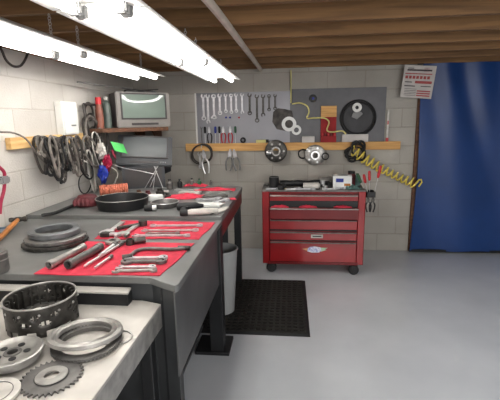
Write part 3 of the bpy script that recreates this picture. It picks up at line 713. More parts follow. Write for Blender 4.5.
# side bin with upright handles at the right of the chest
t = thing('side_rack', 'dark tool rack hooked on the right side of tool chest', 'rack', (cr+.052, cy+.09, ztop-.09))
b = MB(); b.box((0, 0, .03), (.08, .14, .004)); b.box((-.038, 0, .055), (.004, .14, .05)); b.box((.038, 0, .055), (.004, .14, .05)); b.box((0, -.068, .055), (.08, .004, .05)); b.box((0, .068, .055), (.08, .004, .05))
b.build('tray', M_BLACKM, t)
for i, (dx, dy, tx, grip, lab, L) in enumerate([(-.02, -.03, -.25, M_REDP, 'red handled screwdriver standing in the side rack, leftmost', .22), (.0, .02, -.05, M_REDP, 'red handled screwdriver standing in the middle of side rack', .24), (.028, -.03, .18, M_REDP, 'long red handled screwdriver leaning right in the side rack', .30), (-.028, .035, -.45, M_GRNP, 'green handled screwdriver leaning left in the side rack', .22)]):
    o = screwdriver(lab, L, grip); base = Vector((cr+.052+dx, cy+.09+dy, ztop-.055)); up = Vector((tx, 0, 1)).normalized()
    orient(o, base+up*(L), -up, (0, -1, 0))
for i, (dx, lab) in enumerate(((-.03, 'black handled pliers hanging under the side rack, left one'), (.02, 'black handled pliers hanging under the side rack, right one'))):
    o = pliers(lab, .15, M_RUB, jm=M_CAST); orient(o, (cr+.05+dx, cy+.012, ztop-.05), (.08*(1-2*i), 0, -1), (0, -1, 0))

# ------------------------------------------------------------------ middle bench
zc1 = ZM+.0005
def quadz(pts, z): return [onZ(x, y, z) for x, y in pts]
q1 = quadz([(34, 275.3), (161, 275.8), (195, 244), (86, 242)], ZM)
cloth(None, .9, .3, ZM, 'shop_cloth', 'red shop cloth at the front of middle bench under sockets', M_CLOTH, .0022, 40, 20, quad=q1)
q2 = quadz([(94, 239.5), (199, 239.5), (216, 222.8), (122, 221)], ZM)
cloth(None, .8, .3, ZM, 'shop_cloth', 'red shop cloth at the back of middle bench under long bars', M_CLOTH, .0022, 40, 20, quad=q2)
ZC = ZM+.0062
def barrel(label, p0, p1, r, m_, name='socket_tube'):
    L = span(p0, p1, ZC+r); t = thing(name, label, 'socket')
    lay(t, p0, p1, ZC, 0)
    MB().lathe([(r*.72, 0), (r, .002), (r, .03), (r*.86, .036), (r*.86, L-.03), (r, L-.028), (r, L), (r*.7, L), (r*.7, .003)], (0, 0, r+.0005), 22, RYm).build('tube', m_, t)
    MB().lathe([(0, .02), (r*.72, .02), (r*.72, .024), (0, .024)], (0, 0, r+.0005), 16, RYm, closed=False).build('bore', M_RUB, t)
    return t
barrel('long steel tube socket at the left of the front red cloth', (49, 269.5), (85, 250), .019, M_GREYST)
barrel('dark tube spanner second from left on the front red cloth', (68, 269.5), (102, 250), .021, M_DSTEEL)
def extension(label, p0, p1, r, m_=M_CHROME, name='extension_bar'):
    L = span(p0, p1, ZC); t = thing(name, label, 'extension bar'); lay(t, p0, p1, ZC)
    MB().cyl((0, 0, r*1.6+.0005), (L*.85, 0, r*1.6+.0005), r, n=12).build('bar', m_, t)
    MB().cyl((L*.83, 0, r*1.6+.0005), (L, 0, r*1.6+.0005), r*1.6, n=14).build('socket_end', M_DSTEEL, t)
    MB().box((-.008, 0, r*1.6), (.018, r*1.3, r*1.3)).build('drive_square', m_, t); return t
extension('thin chrome extension bar beside the dark tube spanner', (87, 267), (124, 244), .0065)
extension('short chrome extension bar with dark socket near the front cloth edge', (97, 268.5), (112, 258), .006)
extension('bright extension bar pointing at the bearing on front cloth', (101, 258), (116, 246), .009)
t = thing('bearing', 'flat grey bearing ring lying at back edge of front cloth', 'bearing', onZ(113, 243, ZC))
MB().ring(.04, .017, 0, .016, (0, 0, 0), 26, None, .003).build('outer_race', M_GREYST, t); MB().ring(.018, .011, -.0, .02, (0, 0, 0), 20).build('inner_race', M_DSTEEL, t)
t = thing('socket', 'short dark socket pair beside the bearing on front cloth', 'socket', onZ(130, 244.5, ZC), .5)
b = MB(); b.lathe([(0, 0), (.02, 0), (.02, .03), (.014, .03), (.014, .012), (0, .012)], (0, 0, .0), 18, closed=False); b.lathe([(0, -.03), (.017, -.03), (.017, .03), (.012, .03), (.012, .012), (0, .012)], (.05, 0, .0175), 18, RYm, closed=False); b.build('socket_body', M_CAST, t)
def layw(label, p0, p1, w, m_=M_WRENCH, kind='combo', z=ZC, name='combination_wrench'):
    o = wrench(label, span(p0, p1, z), m_, w, name=name, kind=kind); lay(o, p0, p1, z); return o
# curved brake spanner
A = onZ(128, 257, ZC); Bq = [onZ(x, y, ZC+.008) for x, y in [(127, 257.5), (132, 254), (137, 250.5), (148, 248.5), (170, 249), (188, 248)]]
t = thing('breaker_bar', 'long dark cranked breaker bar across the front red cloth', 'breaker bar')
MB().tube(spline(Bq, 6), .0085, 8).build('bar', M_DSTEEL, t); e = Bq[0]; MB().cyl(e+Vector((-.02, -.008, .004)), e+Vector((.02, .012, .004)), .0115).build('socket_end', M_CAST, t)
e = Bq[-1]; MB().cyl(e-Vector((.05, 0, 0)), e+Vector((.01, 0, 0)), .0115).build('grip', M_CAST, t)
layw('bright combination wrench above the dark spanner on front cloth', (125, 259), (168, 258.5), .020)
layw('dark combination wrench lying below the bright one on front cloth', (121, 263), (167, 262.3), .024, M_DSTEEL, 'ring')
layw('slim bright wrench in the third row of the front cloth', (117, 268), (156, 267.5), .016, M_WRENCH)
layw('slim steel wrench at the front edge of the front cloth', (113, 271.8), (157, 270.8), .017, M_GREYST, 'open')
# back cloth
layw('long bright bar spanner at the back of the rear cloth', (150, 226.3), (203, 226.0), .018, M_WRENCH, 'ring')
layw('long chrome spanner second row of the rear cloth', (142, 231), (199, 230.8), .018, M_CHROME, 'combo')
layw('long steel spanner at front of the rear cloth', (133, 236.3), (190, 236), .018, M_WRENCH, 'open')
layw('chrome spanner between the second and front rows of rear cloth', (146, 233.6), (180, 233.4), .013, M_GREYST, 'combo')
def adj(label, p0, p1):
    L = span(p0, p1, ZC); t = thing('adjustable_wrench', label, 'wrench'); lay(t, p0, p1, ZC)
    MB().prism([(L*.28, -.012), (L, -.016), (L, .016), (L*.28, .012)], .004, .016).build('handle', M_CHROME, t, bevel=.003)
    MB().prism([(L*.3, -.02), (L*.3, .025), (L*.12, .042), (0, .040), (0, .022), (L*.14, .01), (L*.16, -.03)], 0, .02).build('head', M_CHROME, t, bevel=.002)
    MB().prism([(L*.15, -.01), (L*.14, -.038), (0, -.034), (0, -.016)], .003, .017).build('jaw', M_DSTEEL, t, bevel=.002); return t
adj('big chrome adjustable wrench at left of rear cloth', (106, 236), (123, 223.5))
adj('chrome adjustable wrench crossing over the rear cloth', (121, 238), (138, 226))
t = thing('ratchet', 'dark ratchet with round head on the rear cloth', 'ratchet', onZ(143, 225.5, ZC), -2.3)
MB().cyl((0, 0, .0), (0, 0, .03), .026).build('head', M_CAST, t); MB().cyl((.02, 0, .014), (.16, 0, .014), .009, .012).build('handle', M_CAST, t)
t = thing('pipe_wrench', 'dark pipe wrench lying left on the rear cloth', 'wrench', onZ(101, 236.5, ZC), .15)
MB().prism([(0, -.015), (.05, -.018), (.05, .018), (.02, .03), (0, .02)], 0, .022).build('head', M_CAST, t, bevel=.002); MB().box((.10, 0, .012), (.12, .022, .016)).build('handle', M_CHROME, t, bevel=.003)
# stack of rings
cx = onZ(56, 243, ZM)
specs = [(.160, .115, .024, 'lowest and widest dark ring of the stack on the middle bench', 0, 0, M_CAST), (.150, .110, .022, 'second dark ring of the stack on the middle bench', .004, .0, M_DSTEEL), (.128, .092, .032, 'topmost smooth grey ring of the stack on the middle bench', -.008, .012, M_GRUB)]
z = ZM+.0004
cxx, cyy = onZ(56, 243, ZM).x, onZ(56, 243, ZM).y
for ro, ri, h, lab, dx, dy, m_ in specs:
    m = MB(); m.lathe([(ri, 0), (ro*.97, 0), (ro, h*.15), (ro, h*.8), (ro*.95, h), (ri+.004, h), (ri, h*.9)], (0, 0, 0), 44)
    if ro > .13:
        for k in range(26):
            a = 2*pi*k/26; m.box((ro*1.0*cos(a), ro*1.0*sin(a), h*.45), (.006, .012, h*.4), Matrix.Rotation(a, 3, 'Z'))
    o = tag(m.build('steel_ring', m_), lab, 'ring', None); o.location = (cxx+dx, cyy+dy, z); z += h+.0003
# hammer
t = thing('hammer', 'ball peen hammer with orange wood handle on the middle bench', 'hammer')
a = onZ(19, 224, ZM); b2 = onZ(-12, 253, ZM); L = (b2-a).length; lay(t, (19, 224), (-12, 253), ZM)
MB().tube([(0, 0, .03), (L*.2, 0, .028), (L*.5, 0, .022), (L, 0, .016)], lambda f: .011+.004*sin(f*3), 9).build('handle', M_ORG, t)
m = MB(); m.lathe([(0, -.05), (.016, -.05), (.018, -.035), (.013, -.02), (.016, -.008), (.016, .012), (.012, .022), (.014, .03), (.016, .04), (.012, .052), (0, .056)], (0, 0, .0305), 18, Matrix.Rotation(pi/2, 3, 'X'), closed=False); m.build('head', M_CAST, t)
t = thing('blue_tray', 'shallow blue grey tray under the hammer on middle bench', 'tray', onZ(0, 236, ZM))
t.name = 'parts_tray'
# tray sits left of the hammer, its rim low
MB().lathe([(0, 0), (.06, 0), (.07, .012), (.067, .012), (.058, .003), (0, .003)], (-.06, .08, .0005), 28, closed=False).build('dish', mat('blue_grey_tin', (86, 104, 124), .4, .3), t)
t = thing('grease_jar', 'grey steel jar at left picture edge on middle bench', 'jar', onZ(-3, 272, ZM))
MB().lathe([(0, 0), (.045, 0), (.05, .01), (.05, .085), (.046, .09), (.046, .095), (0, .097)], n=26, closed=False).build('body', M_DSTEEL, t); MB().torus(.05, .003, (0, 0, .06), 26, 6).build('band', M_GREYST, t)

# ------------------------------------------------------------------ near table
def holes_drum():
    r = .122; h = .108
    c = onZ(43, 318, ZN); t = thing('clutch_drum', 'dark perforated steel clutch drum standing on the near work table', 'drum', (onZ(44, 322, ZN).x, onZ(44, 322, ZN).y, ZN+.0005), .4)
    m = MB(); n = 120; rows = 14; vs = []; idx = {}
    for j in range(rows+1):
        for i in range(n):
            a = 2*pi*i/n; vs.append((r*cos(a), r*sin(a), .022+(h-.022)*j/rows))
    def hole(i, j):
        a = (i+.5)/n*12; z = (j+.5)/rows
        for (off, zc_, ra, rz) in ((0, .62, .17, .10), (.5, .32, .26, .13)):
            da = ((a-off+.5) % 1)-.5
            if (da/ra)**2+((z-zc_)/rz)**2 < 1 and (int((a-off+.5)//1) % 3 != 1 or off == 0): return True
        return False
    fs = []
    for j in range(rows):
        for i in range(n):
            if hole(i, j): continue
            fs.append((j*n+i, j*n+(i+1) % n, (j+1)*n+(i+1) % n, (j+1)*n+i))
    # castellated foot
    base = len(vs)
    for i in range(n): a = 2*pi*i/n; vs.append((r*cos(a), r*sin(a), 0))
    for i in range(n):
        if (i//5) % 2 == 0: fs.append((base+i, base+(i+1) % n, (i+1) % n, i))
    m.add(vs, fs); o = m.build('wall', M_CAST, t); md = o.modifiers.new('s', 'SOLIDIFY'); md.thickness = .005; md.offset = -1
    MB().torus(r, .0035, (0, 0, h), 60, 8).build('rim', M_GREYST, t)
    MB().ring(r-.005, r-.03, .024, .030, (0, 0, 0), 50).build('inner_flange', M_DSTEEL, t)
    m = MB()
    for k in range(24):
        a = 2*pi*k/24; m.box(((r-.012)*cos(a), (r-.012)*sin(a), h*.55), (.014, .006, h*.75), Matrix.Rotation(a, 3, 'Z'))
    m.build('inner_splines', M_CAST, t)
    for k in range(12):
        a = 2*pi*(k+.25)/12; c_ = Vector(((r+.001)*cos(a), (r+.001)*sin(a), h*.78))
        MB().lathe([(0, 0), (.005, 0), (.004, .004), (0, .005)], c_, 8, Matrix.Rotation(a, 3, 'Z') @ RYm, closed=False).build('rivet', M_GREYST, t)
    return t
holes_drum()
def bearing_assembly():
    c = onZ(86, 342, ZN); t = thing('bearing_ring', 'wide bright steel bearing ring leaning on a second ring on near table', 'bearing', (c.x, c.y, ZN+.0005))
    R_ = Matrix.Rotation(-.0, 3, 'X')
    MB().lathe([(.085, 0), (.102, 0), (.110, .004), (.110, .012), (.102, .015), (.085, .015)], (.012, -.012, 0), 56).build('outer_race', M_DSTEEL, t)
    MB().lathe([(.084, .0185), (.118, .0185), (.122, .022), (.118, .031), (.106, .034), (.098, .028), (.090, .034), (.084, .031)], (-.002, .006, .004), 56, Matrix.Rotation(radians(-6), 3, 'X')).build('upper_race', M_GREYST, t)
    m = MB()
    for k in range(60):
        a = 2*pi*k/60; m.box((.1102*cos(a)+.012, .1102*sin(a)-.012, .008), (.004, .006, .010), Matrix.Rotation(a, 3, 'Z'))
    m.build('gear_teeth', M_DSTEEL, t); return t
bearing_assembly()
t = thing('wheel_hub', 'round steel hub with dark bolt holes at left of near table', 'hub', onZ(14, 361, ZN))
t.scale = (.88,)*3; t.location.z = ZN+.0005
MB().lathe([(.03, 0), (.075, 0), (.085, .006), (.085, .022), (.10, .028), (.10, .04), (.094, .043), (.075, .036), (.06, .034), (.03, .034)], (0, 0, 0), 48).build('body', M_GREYST, t)
for k in range(5):
    a = 2*pi*k/5+.3; MB().lathe([(0, 0), (.012, 0), (.012, .002), (0, .002)], (.047*cos(a), .047*sin(a), .0345), 14, closed=False).build('bolt_hole', M_BLACKM, t)
MB().ring(.03, .018, .0, .037, (0, 0, 0), 28, None, .002).build('bore_sleeve', M_DSTEEL, t)
c = onZ(52, 378, ZN); t = thing('sprocket', 'toothed steel sprocket lying flat on the near work table', 'sprocket', (c.x, c.y, ZN+.0005))
poly = []; NT = 34
for k in range(NT):
    for f, r in ((0, .076), (.2, .078), (.45, .087), (.55, .087), (.8, .078)):
        a = 2*pi*(k+f)/NT; poly.append((r*cos(a), r*sin(a)))
m = MB(); n = len(poly); vs = []; 
for z_ in (0, .006):
    vs += [(x, y, z_) for x, y in poly]+[(.026*cos(atan2(y, x)), .026*sin(atan2(y, x)), z_) for x, y in poly]
fs = []
for i in range(n):
    j = (i+1) % n; fs += [(i, j, n+j, n+i), (2*n+n+i, 2*n+n+j, 2*n+j, 2*n+i), (i, 2*n+i, 2*n+j, j), (n+i, n+j, 3*n+j, 3*n+i)]
m.add(vs, fs); m.build('toothed_plate', M_DSTEEL, t)
MB().ring(.045, .02, .0062, .011, (0, 0, 0), 40, None, .002).build('hub_flange', M_GREYST, t)
MB().torus(.0455, .0012, (0, 0, .008), 40, 6).build('groove', M_RUB, t)
t = thing('steel_disc', 'pale steel disc at the bottom left corner of near table', 'disc', onZ(-6, 397, ZN)); t.location.z = ZN+.0005
MB().lathe([(.012, 0), (.062, 0), (.066, .003), (.066, .012), (.062, .014), (.045, .011), (.012, .011)], (0, 0, 0), 44).build('plate', M_PALEG, t)
MB().torus(.047, .0012, (0, 0, .012), 40, 6).build('groove', M_DSTEEL, t)
t = thing('steel_disc', 'thin bright ring just right of the bearing ring, near table edge', 'ring', onZ(123, 344, ZN)); 
t.name = 'thin_ring'; t.location = (-.745, t.location.y-.02, ZN+.0004)
MB().ring(.05, .043, 0, .004, (0, 0, 0), 36, None, .001).build('band', M_GREYST, t)
t.location = onZ(118, 338, ZN); t.location.z = ZN+.0004

# ------------------------------------------------------------------ far bench
def fb(px, py): p = onZ(px, py, ZF); p.z = ZF+.0005; return p
p = fb(118, 212); p.y += .155; p.x -= .03
t = thing('oil_pan', 'round black shallow oil pan on the far workbench', 'pan', p)
MB().lathe([(0, 0), (.172, 0), (.185, .07), (.181, .074), (.167, .006), (0, .006)], n=48, closed=False).build('body', M_BLACKM, t); MB().torus(.184, .003, (0, 0, .073), 48, 6).build('rim', M_GREYST, t)
p = fb(113, 194)
t = thing('corrugated_hose', 'salmon pink ribbed hose length lying behind the oil pan', 'hose', p); 
p = fb(100, 196); q = fb(128, 193.5); L = (q-p).length; t.location = p; t.rotation_euler = (0, 0, atan2(q.y-p.y, q.x-p.x))
prof = [(0, 0)]; nn = 26
for i in range(nn): prof.append((.042+(.004 if i % 2 else -.003), L*i/nn))
prof += [(.042, L), (0, L)]
MB().lathe(prof, (0, 0, .047), 20, RYm, closed=False).build('ribbed_tube', M_PINKO, t)
p = fb(88, 206); m = MB(); 
m.lathe([(0, 0), (.05, 0), (.06, .02), (.058, .045), (.045, .065), (.02, .07), (0, .07)], (0, 0, 0), 20, None, 1.1, .8, closed=False)
t = thing('work_glove', 'burgundy leather glove bundled at left of the oil pan', 'glove', p, .2); t.scale = (1.25,)*3; m.build('palm', M_BURG, t)
for k in range(4): MB().tube(spline([(-.05+.02*k, -.03, .045), (-.055+.022*k, -.055, .035), (-.05+.022*k, -.06, .014)], 4), .0115, 8).build('finger', M_BURG, t)
# flat black cable across the bench left
pts = [fb(42, 217), fb(55, 214.5), fb(66, 210), fb(76, 206), fb(84, 204)]
tag(MB().tube([p+Vector((0, 0, .011)) for p in spline(pts, 6)], .011, 8).build('hose', M_RUB), 'thick black hose lying along the left wall on far bench', 'hose')
# metal dish with tools
p = fb(163, 208); p.y += .05
t = thing('parts_dish', 'round dark metal parts dish to the right of oil pan', 'dish', p)
MB().lathe([(0, 0), (.085, 0), (.10, .035), (.097, .037), (.08, .005), (0, .005)], n=36, closed=False).build('bowl', M_DSTEEL, t); MB().torus(.099, .003, (0, 0, .036), 36, 6).build('rim', M_CHROME, t)
p = fb(150, 211)
t = thing('spray_can', 'black and chrome small can lying right of the oil pan', 'can', p, .15)
MB().lathe([(0, -.035), (.02, -.035), (.02, .02), (0, .02)], (0, 0, .021), 18, RYm, closed=False).build('body', M_RUB, t); MB().lathe([(0, .02), (.019, .02), (.019, .045), (0, .045)], (0, 0, .021), 18, RYm, closed=False).build('chrome_end', M_CHROME, t)
# die grinder: black collar and pale body
a = (180, 216.5); b2 = (218, 214); L = span(a, b2, ZF)
t = thing('die_grinder', 'pale grey die grinder with black tip at far bench front edge', 'grinder'); lay(t, a, b2, ZF)
MB().lathe([(0, 0), (.018, 0), (.022, .01), (.022, .05), (0, .05)], (0, 0, .0235), 20, RYm, closed=False).build('black_tip', M_RUB, t)
MB().lathe([(0, .05), (.017, .05), (.022, .07), (.021, L*.75), (.016, L), (0, L)], (0, 0, .0235), 20, RYm, closed=False).build('body', M_PALEG, t)
a = (214, 214.3); b2 = (228, 208)
t = thing('paint_brush', 'white handled brush lying on right end of the far bench front', 'brush'); lay(t, a, b2, ZF)
L = span(a, b2, ZF); MB().prism([(0, -.02), (L*.5, -.03), (L, -.012), (L, .012), (L*.5, .03), (0, .02)], .001, .012).build('blade', M_PALEG, t, bevel=.003); MB().cyl((-.04, 0, .008), (0, 0, .008), .006).build('shank', M_DSTEEL, t)
o = tag(MB().prism([(-.12, -.05), (.10, -.06), (.13, .02), (.05, .05), (-.10, .04)], 0, .014).build('magazine', M_WHITE, bevel=.002), 'white folded magazine lying behind the die grinder', 'magazine'); o.location = fb(207, 205.5); o.rotation_euler = (0, 0, .1)
t = thing('drill', 'dark cordless drill lying on its side behind the die grinder', 'drill', fb(192, 210.5), .25)
MB().lathe([(0, -.10), (.022, -.10), (.028, -.08), (.028, .03), (.018, .05), (.012, .08), (0, .082)], (0, 0, .03), 18, RYm, closed=False).build('motor', M_BLACKM, t)
MB().box((-.05, -.05, .02), (.035, .09, .034), Matrix.Rotation(-.25, 3, 'Z')).build('grip', M_RUB, t, bevel=.006)
fbw = [((172, 206), (196, 204.5), M_DSTEEL, 'dark wrench in front of the middle red rag on far bench'), ((196, 200.5), (222, 199), M_WRENCH, 'steel wrench right of the red rag on far bench'), ((202, 197.5), (228, 196.5), M_DSTEEL, 'dark wrench behind the steel one on far bench'), ((214, 203.5), (229, 200), M_WRENCH, 'short wrench near the small red tag on far bench'), ((206, 193), (232, 192.5), M_GREYST, 'grey wrench below the rear red rag'), ((175, 190.5), (200, 190), M_CHROME, 'long pale bar at back of the far bench')]
for a, b2, m_, lab in fbw:
    layw(lab, a, b2, .026, m_, 'combo', ZF+.0005)
cloth(fb(185, 197.5), .30, .17, ZF, 'shop_cloth', 'red rag crumpled in the middle of the far bench', M_CLOTH, .01, 18, 14, .1, None, .025)
cloth(fb(215, 190), .36, .12, ZF, 'shop_cloth', 'red rag spread along the back of the far bench', M_CLOTH, .008, 18, 14, .05, None, .012)
cloth(fb(231.5, 199.5), .07, .06, ZF, 'shop_cloth', 'tiny red cloth scrap near right edge of the far bench', M_CLOTH, .004, 8, 8, .2, None, .01)
cloth(fb(196, 186), .22, .10, ZF, 'shop_cloth', 'red rag at back left of the far bench near small bottles', M_CLOTH, .008, 14, 10, -.1, None, .02)
tag(MB().prism([(-.09, -.03), (.09, -.035), (.10, .02), (-.08, .035)], 0, .02).build('parts_box', M_PALEG, bevel=.003), 'pale flat tool case lying behind the red rag', 'case').location = fb(190, 193.5)
o = tag(MB().prism([(-.06, -.035), (.03, -.045), (.07, .0), (.05, .04), (-.05, .03)], 0, .045).build('crumpled_paper', M_WPL, bevel=.006), 'white crumpled paper wad beside the oil pan', 'paper'); o.location = fb(155, 200.5)
for i, (x, y, r, h, m_, lab) in enumerate([(170, 189, .028, .09, M_DSTEEL, 'grey bottle at left of the row on back of the far bench'), (180, 187.5, .022, .08, M_RUB, 'dark slim bottle second in the row on far bench'), (192, 186, .02, .075, M_GASK, 'small grey bottle third in the row on far bench'), (199.5, 186, .02, .07, M_GRNP, 'small green bottle fourth in the row on far bench'), (211, 185.6, .014, .05, M_DSTEEL, 'tiny dark bottle at right of the row on far bench')]):
    t = thing('bottle', lab, 'bottle', fb(x, y), 0, None)
    MB().lathe([(0, 0), (r, 0), (r, h*.6), (r*.4, h*.78), (r*.4, h*.9), (0, h*.9)], n=18, closed=False).build('body', m_, t); MB().lathe([(0, h*.9), (r*.5, h*.9), (r*.5, h), (0, h)], n=14, closed=False).build('cap', M_BLACKM, t)
for i, (x, y, r, lab) in enumerate([(148, 196, .03, 'rusty round motor part behind the crumpled paper'), (160, 194.5, .035, 'dark round motor part left of the red rag'), (139, 195, .028, 'brown round motor part behind the oil pan'), (168, 198, .026, 'small dark round motor part before the red rag')]):
    t = thing('motor_part', lab, 'part', fb(x, y), i*.7)
    MB().lathe([(0, 0), (r, 0), (r, r*.8), (r*.6, r*1.0), (r*.6, r*1.5), (0, r*1.5)], n=18, closed=False).build('housing', (M_BURG, M_CAST, M_BRWOOD, M_CAST)[i], t)
    MB().cyl((r*.5, 0, r*.5), (r*2.2, 0, r*.5), r*.35).build('spigot', M_GREYST, t)

# ------------------------------------------------------------------ televisions and corner shelf
t = thing('wall_shelf', 'brown wooden corner shelf under the upper television', 'shelf')
zs = 1.475
m = MB(); m.prism([(XL+.005, YB-.005), (XL+.005, 3.30), (-1.62, 3.30), (-1.19, 3.80), (-1.42, YB-.005)], zs-.035, zs); m.build('board', M_BRWOOD, t, smooth=False, bevel=.002)
for xx in (-1.7, -1.5): MB().prism([(0, 0), (-.3, 0), (0, -.25)], -.01, .01, Matrix(((0, 0, 1), (1, 0, 0), (0, 1, 0))), (xx, YB-.005, zs-.036)).build('bracket', M_BRWOOD, t, smooth=False)
def tv(loc, rot, W_, H_, D_, body, front, screen, label, tilt=0.):
    t = thing('television', label, 'television', loc, rot)
    hw, = (W_/2,)
    MB().box((0, .02, H_/2), (W_, .04, H_), bev=.008).build('front_bezel', front, t)
    r1 = [(-hw+.006, .041, .006), (hw-.006, .041, .006), (hw-.006, .041, H_-.006), (-hw+.006, .041, H_-.006)]
    r2 = [(-hw*.75, D_, .02), (hw*.75, D_, .02), (hw*.75, D_, H_*.8), (-hw*.75, D_, H_*.8)]
    r15 = [(-hw*.97, D_*.6, .008), (hw*.97, D_*.6, .008), (hw*.97, D_*.6, H_-.01), (-hw*.97, D_*.6, H_-.01)]
    MB().loft([[Vector(p) for p in r] for r in (r1, r15, r2)]).build('rear_housing', body, t, smooth=False)
    sw, sh = W_*.80, H_*.66; zc_ = H_*.60; n = 14; vs = []; fs = []
    for j in range(n+1):
        for i in range(n+1):
            u, v = i/n*2-1, j/n*2-1
            vs.append((u*sw/2*(1-.02*v*v), -.002-.016*(1-u*u)*(1-v*v*.9)-.002, zc_+v*sh/2*(1-.02*u*u)))
    for j in range(n):
        for i in range(n): a = j*(n+1)+i; fs.append((a, a+1, a+n+2, a+n+1))
    MB().add(vs, fs).build('screen', screen, t)
    m = MB(); fw = .012
    m.box((0, -.003, zc_+sh/2+fw/2), (sw+2*fw, .012, fw)); m.box((0, -.003, zc_-sh/2-fw/2), (sw+2*fw, .012, fw))
    for s in (-1, 1): m.box((s*(sw/2+fw/2), -.003, zc_), (fw, .012, sh))
    m.build('screen_surround', M_TVD, t, smooth=False)
    MB().box((0, -.002, H_*.10), (W_*.5, .004, H_*.06)).build('control_strip', M_TVD, t)
    for k in range(3): MB().cyl((W_*.3+.02*k, 0, H_*.1), (W_*.3+.02*k, -.008, H_*.1), .005).build('button', M_GREY, t)
    return t
tv((-1.375, 3.68, zs+.001), radians(44), .535, .325, .30, M_TVD, M_TVG, M_SCR, 'grey tube television on the corner shelf, upper of two')
# antenna rods
pa = onX(78, 82.5, XL+.1); pb_ = onY(112, 88.5, 3.85)
t = thing('antenna', 'telescopic rabbit ear antenna on top of the upper television', 'antenna', (-1.43, 3.76, zs+.3275))
base = Vector(t.location)
MB().lathe([(0, 0), (.05, 0), (.045, .02), (0, .022)], n=20, closed=False).build('base', M_BLACKM, t)
MB().tube([Vector((0, 0, .02)), onX(77, 82, XL+.12)-base], lambda f: .008-.002*f, 7).build('rod', M_DSTEEL, t)
MB().box((.0, -.01, .012), (.30, .05, .018), Matrix.Rotation(radians(44), 3, 'Z')).build('tuner_bar', M_BLACKM, t)
MB().tube([Vector((0, 0, .02)), Vector((.16, .05, .03))], lambda f: .006-.002*f, 7).build('rod', M_BLACKM, t)
# lower television on the bench
cabh = onY(142, 166, 3.46).z-ZF
lw = thing('speaker_cabinet', 'charcoal cabinet carrying the lower television on the far bench', 'cabinet', (-1.31, 3.46, ZF+.0005), radians(20))
MB().prism([(0, 0), (0, cabh), (.25, cabh-.169), (.25, 0)], -.22, .16, Matrix(((0, 0, 1), (1, 0, 0), (0, 1, 0)))).build('cabinet_body', M_TVB, lw)
MB().box((-.03, -.002, cabh/2), (.33, .004, cabh*.8)).build('speaker_cloth', M_TVD, lw)
t = tv((-1.33, 3.45, ZF+cabh+.008), 0, .50, .32, .20, M_TVB, M_TVB, M_SCR2, 'dark tube television leaning far back on a cabinet, lower of two')
t.rotation_euler = (Matrix.Rotation(radians(16), 3, 'Z') @ Matrix.Rotation(radians(4), 3, 'Y') @ Matrix.Rotation(radians(-34), 3, 'X')).to_euler()
# wire stand
t = thing('wire_stand', 'folding chrome wire stand in front of the lower television', 'stand', fb(152, 190))
O = Vector(t.location)
def rel(px, py, Y): return onY(px, py, Y)-O
yy = O.y
b = MB()
for a_, b_2 in (((145, 188), (158, 166)), ((163, 188), (154, 166)), ((150, 187), (157, 171)), ((156, 166), (153, 190))): b.tube([rel(*a_, yy), rel(*b_2, yy)], .0035, 6)
b.build('legs', M_CHROME, t)
MB().tube(spline([rel(96, 157, yy), rel(120, 167, yy), rel(140, 171, yy), rel(154, 174, yy)], 5), .004, 6).build('arm', M_CHROME, t)

# ------------------------------------------------------------------ left wall
def LW(px, py, d=.02): return onX(px, py, XL+d)
a = LW(8, 143); b2 = LW(84, 143)
tag(MB().box((XL+.02, (a.y+b2.y)/2, 1.405), (.038, b2.y-a.y, .075)).build('wooden_rail', M_LEDGEY, bevel=.003), 'short pale wooden rail on left wall hung with belts', 'rail')
a = LW(62, 101, .07); b2 = LW(80.5, 134, .07)
t = thing('electrical_box', 'white rectangular electrical box on the left wall', 'electrical box', (XL+.001, (a.y+b2.y)/2, (a.z+b2.z)/2))
w, h = (b2.y-a.y), (a.z-b2.z)
MB().box((.03, 0, 0), (.06, w, h), bev=.004).build('case', M_WHITE, t)
MB().box((.063, 0, 0), (.006, w-.02, h-.02)).build('cover', M_WHITE, t, bevel=.002); MB().box((.067, w*.12, -h*.22), (.003, w*.3, .012)).build('label_strip', M_GREY, t)
# hung belts / gaskets bundle on the left rail
rnd = random.Random(3)
def lw_thing(name, label, cat, px, py, d, **k): p = LW(px, py, d); return thing(name, label, cat, (XL+d, p.y, p.z), **k)
def loopbelt(label, px, top_py, bot_py, wd, r, m_, d, name='drive_belt', lean=0., cat='belt'):
    a = LW(px, top_py, d); b_ = LW(px, bot_py, d); h = (a.z-b_.z); pts = []
    for i in range(26):
        an = 2*pi*i/26; s_, c_ = sin(an), cos(an)
        pts.append(Vector((XL+d+.008*sin(an*2), a.y+wd*s_*(1-.25*c_)+lean*(1-c_)/2, a.z-h/2+h/2*c_)))
    return tag(MB().tube(pts, r, 6, closed=True).build(name, m_), label, cat)
B_ = [('leftmost black drive belt hanging on the left rail', 36, 137, 175, .05, .010, M_BELT, .06, .04),
      ('thin pale cord loop hanging at left of belts', 39, 136, 168, .045, .006, M_GASK, .10, .12),
      ('black drive belt with long drop behind the cylinder gasket', 44, 137, 183, .06, .011, M_BELT, .055, .12),
      ('ribbed grey belt hanging second from the left gasket', 50, 138, 180, .05, .009, M_GASK, .085, .10),
      ('twisted dark belt hanging in the middle of left rail', 54, 137, 185, .07, .011, M_BELT, .07, .06),
      ('worn dark belt hanging below the electrical box', 62, 137, 172, .06, .010, M_RUB, .06, .02),
      ('short black belt hanging right below the electrical box', 70, 137, 166, .07, .010, M_BELT, .09, .05),
      ('slim black belt at right end of left rail', 78, 138, 176, .05, .009, M_BELT, .075, .06)]
WDS = ['twisted', 'cracked', 'dusty', 'narrow', 'flat', 'curled', 'stiff', 'bent', 'scuffed', 'short']
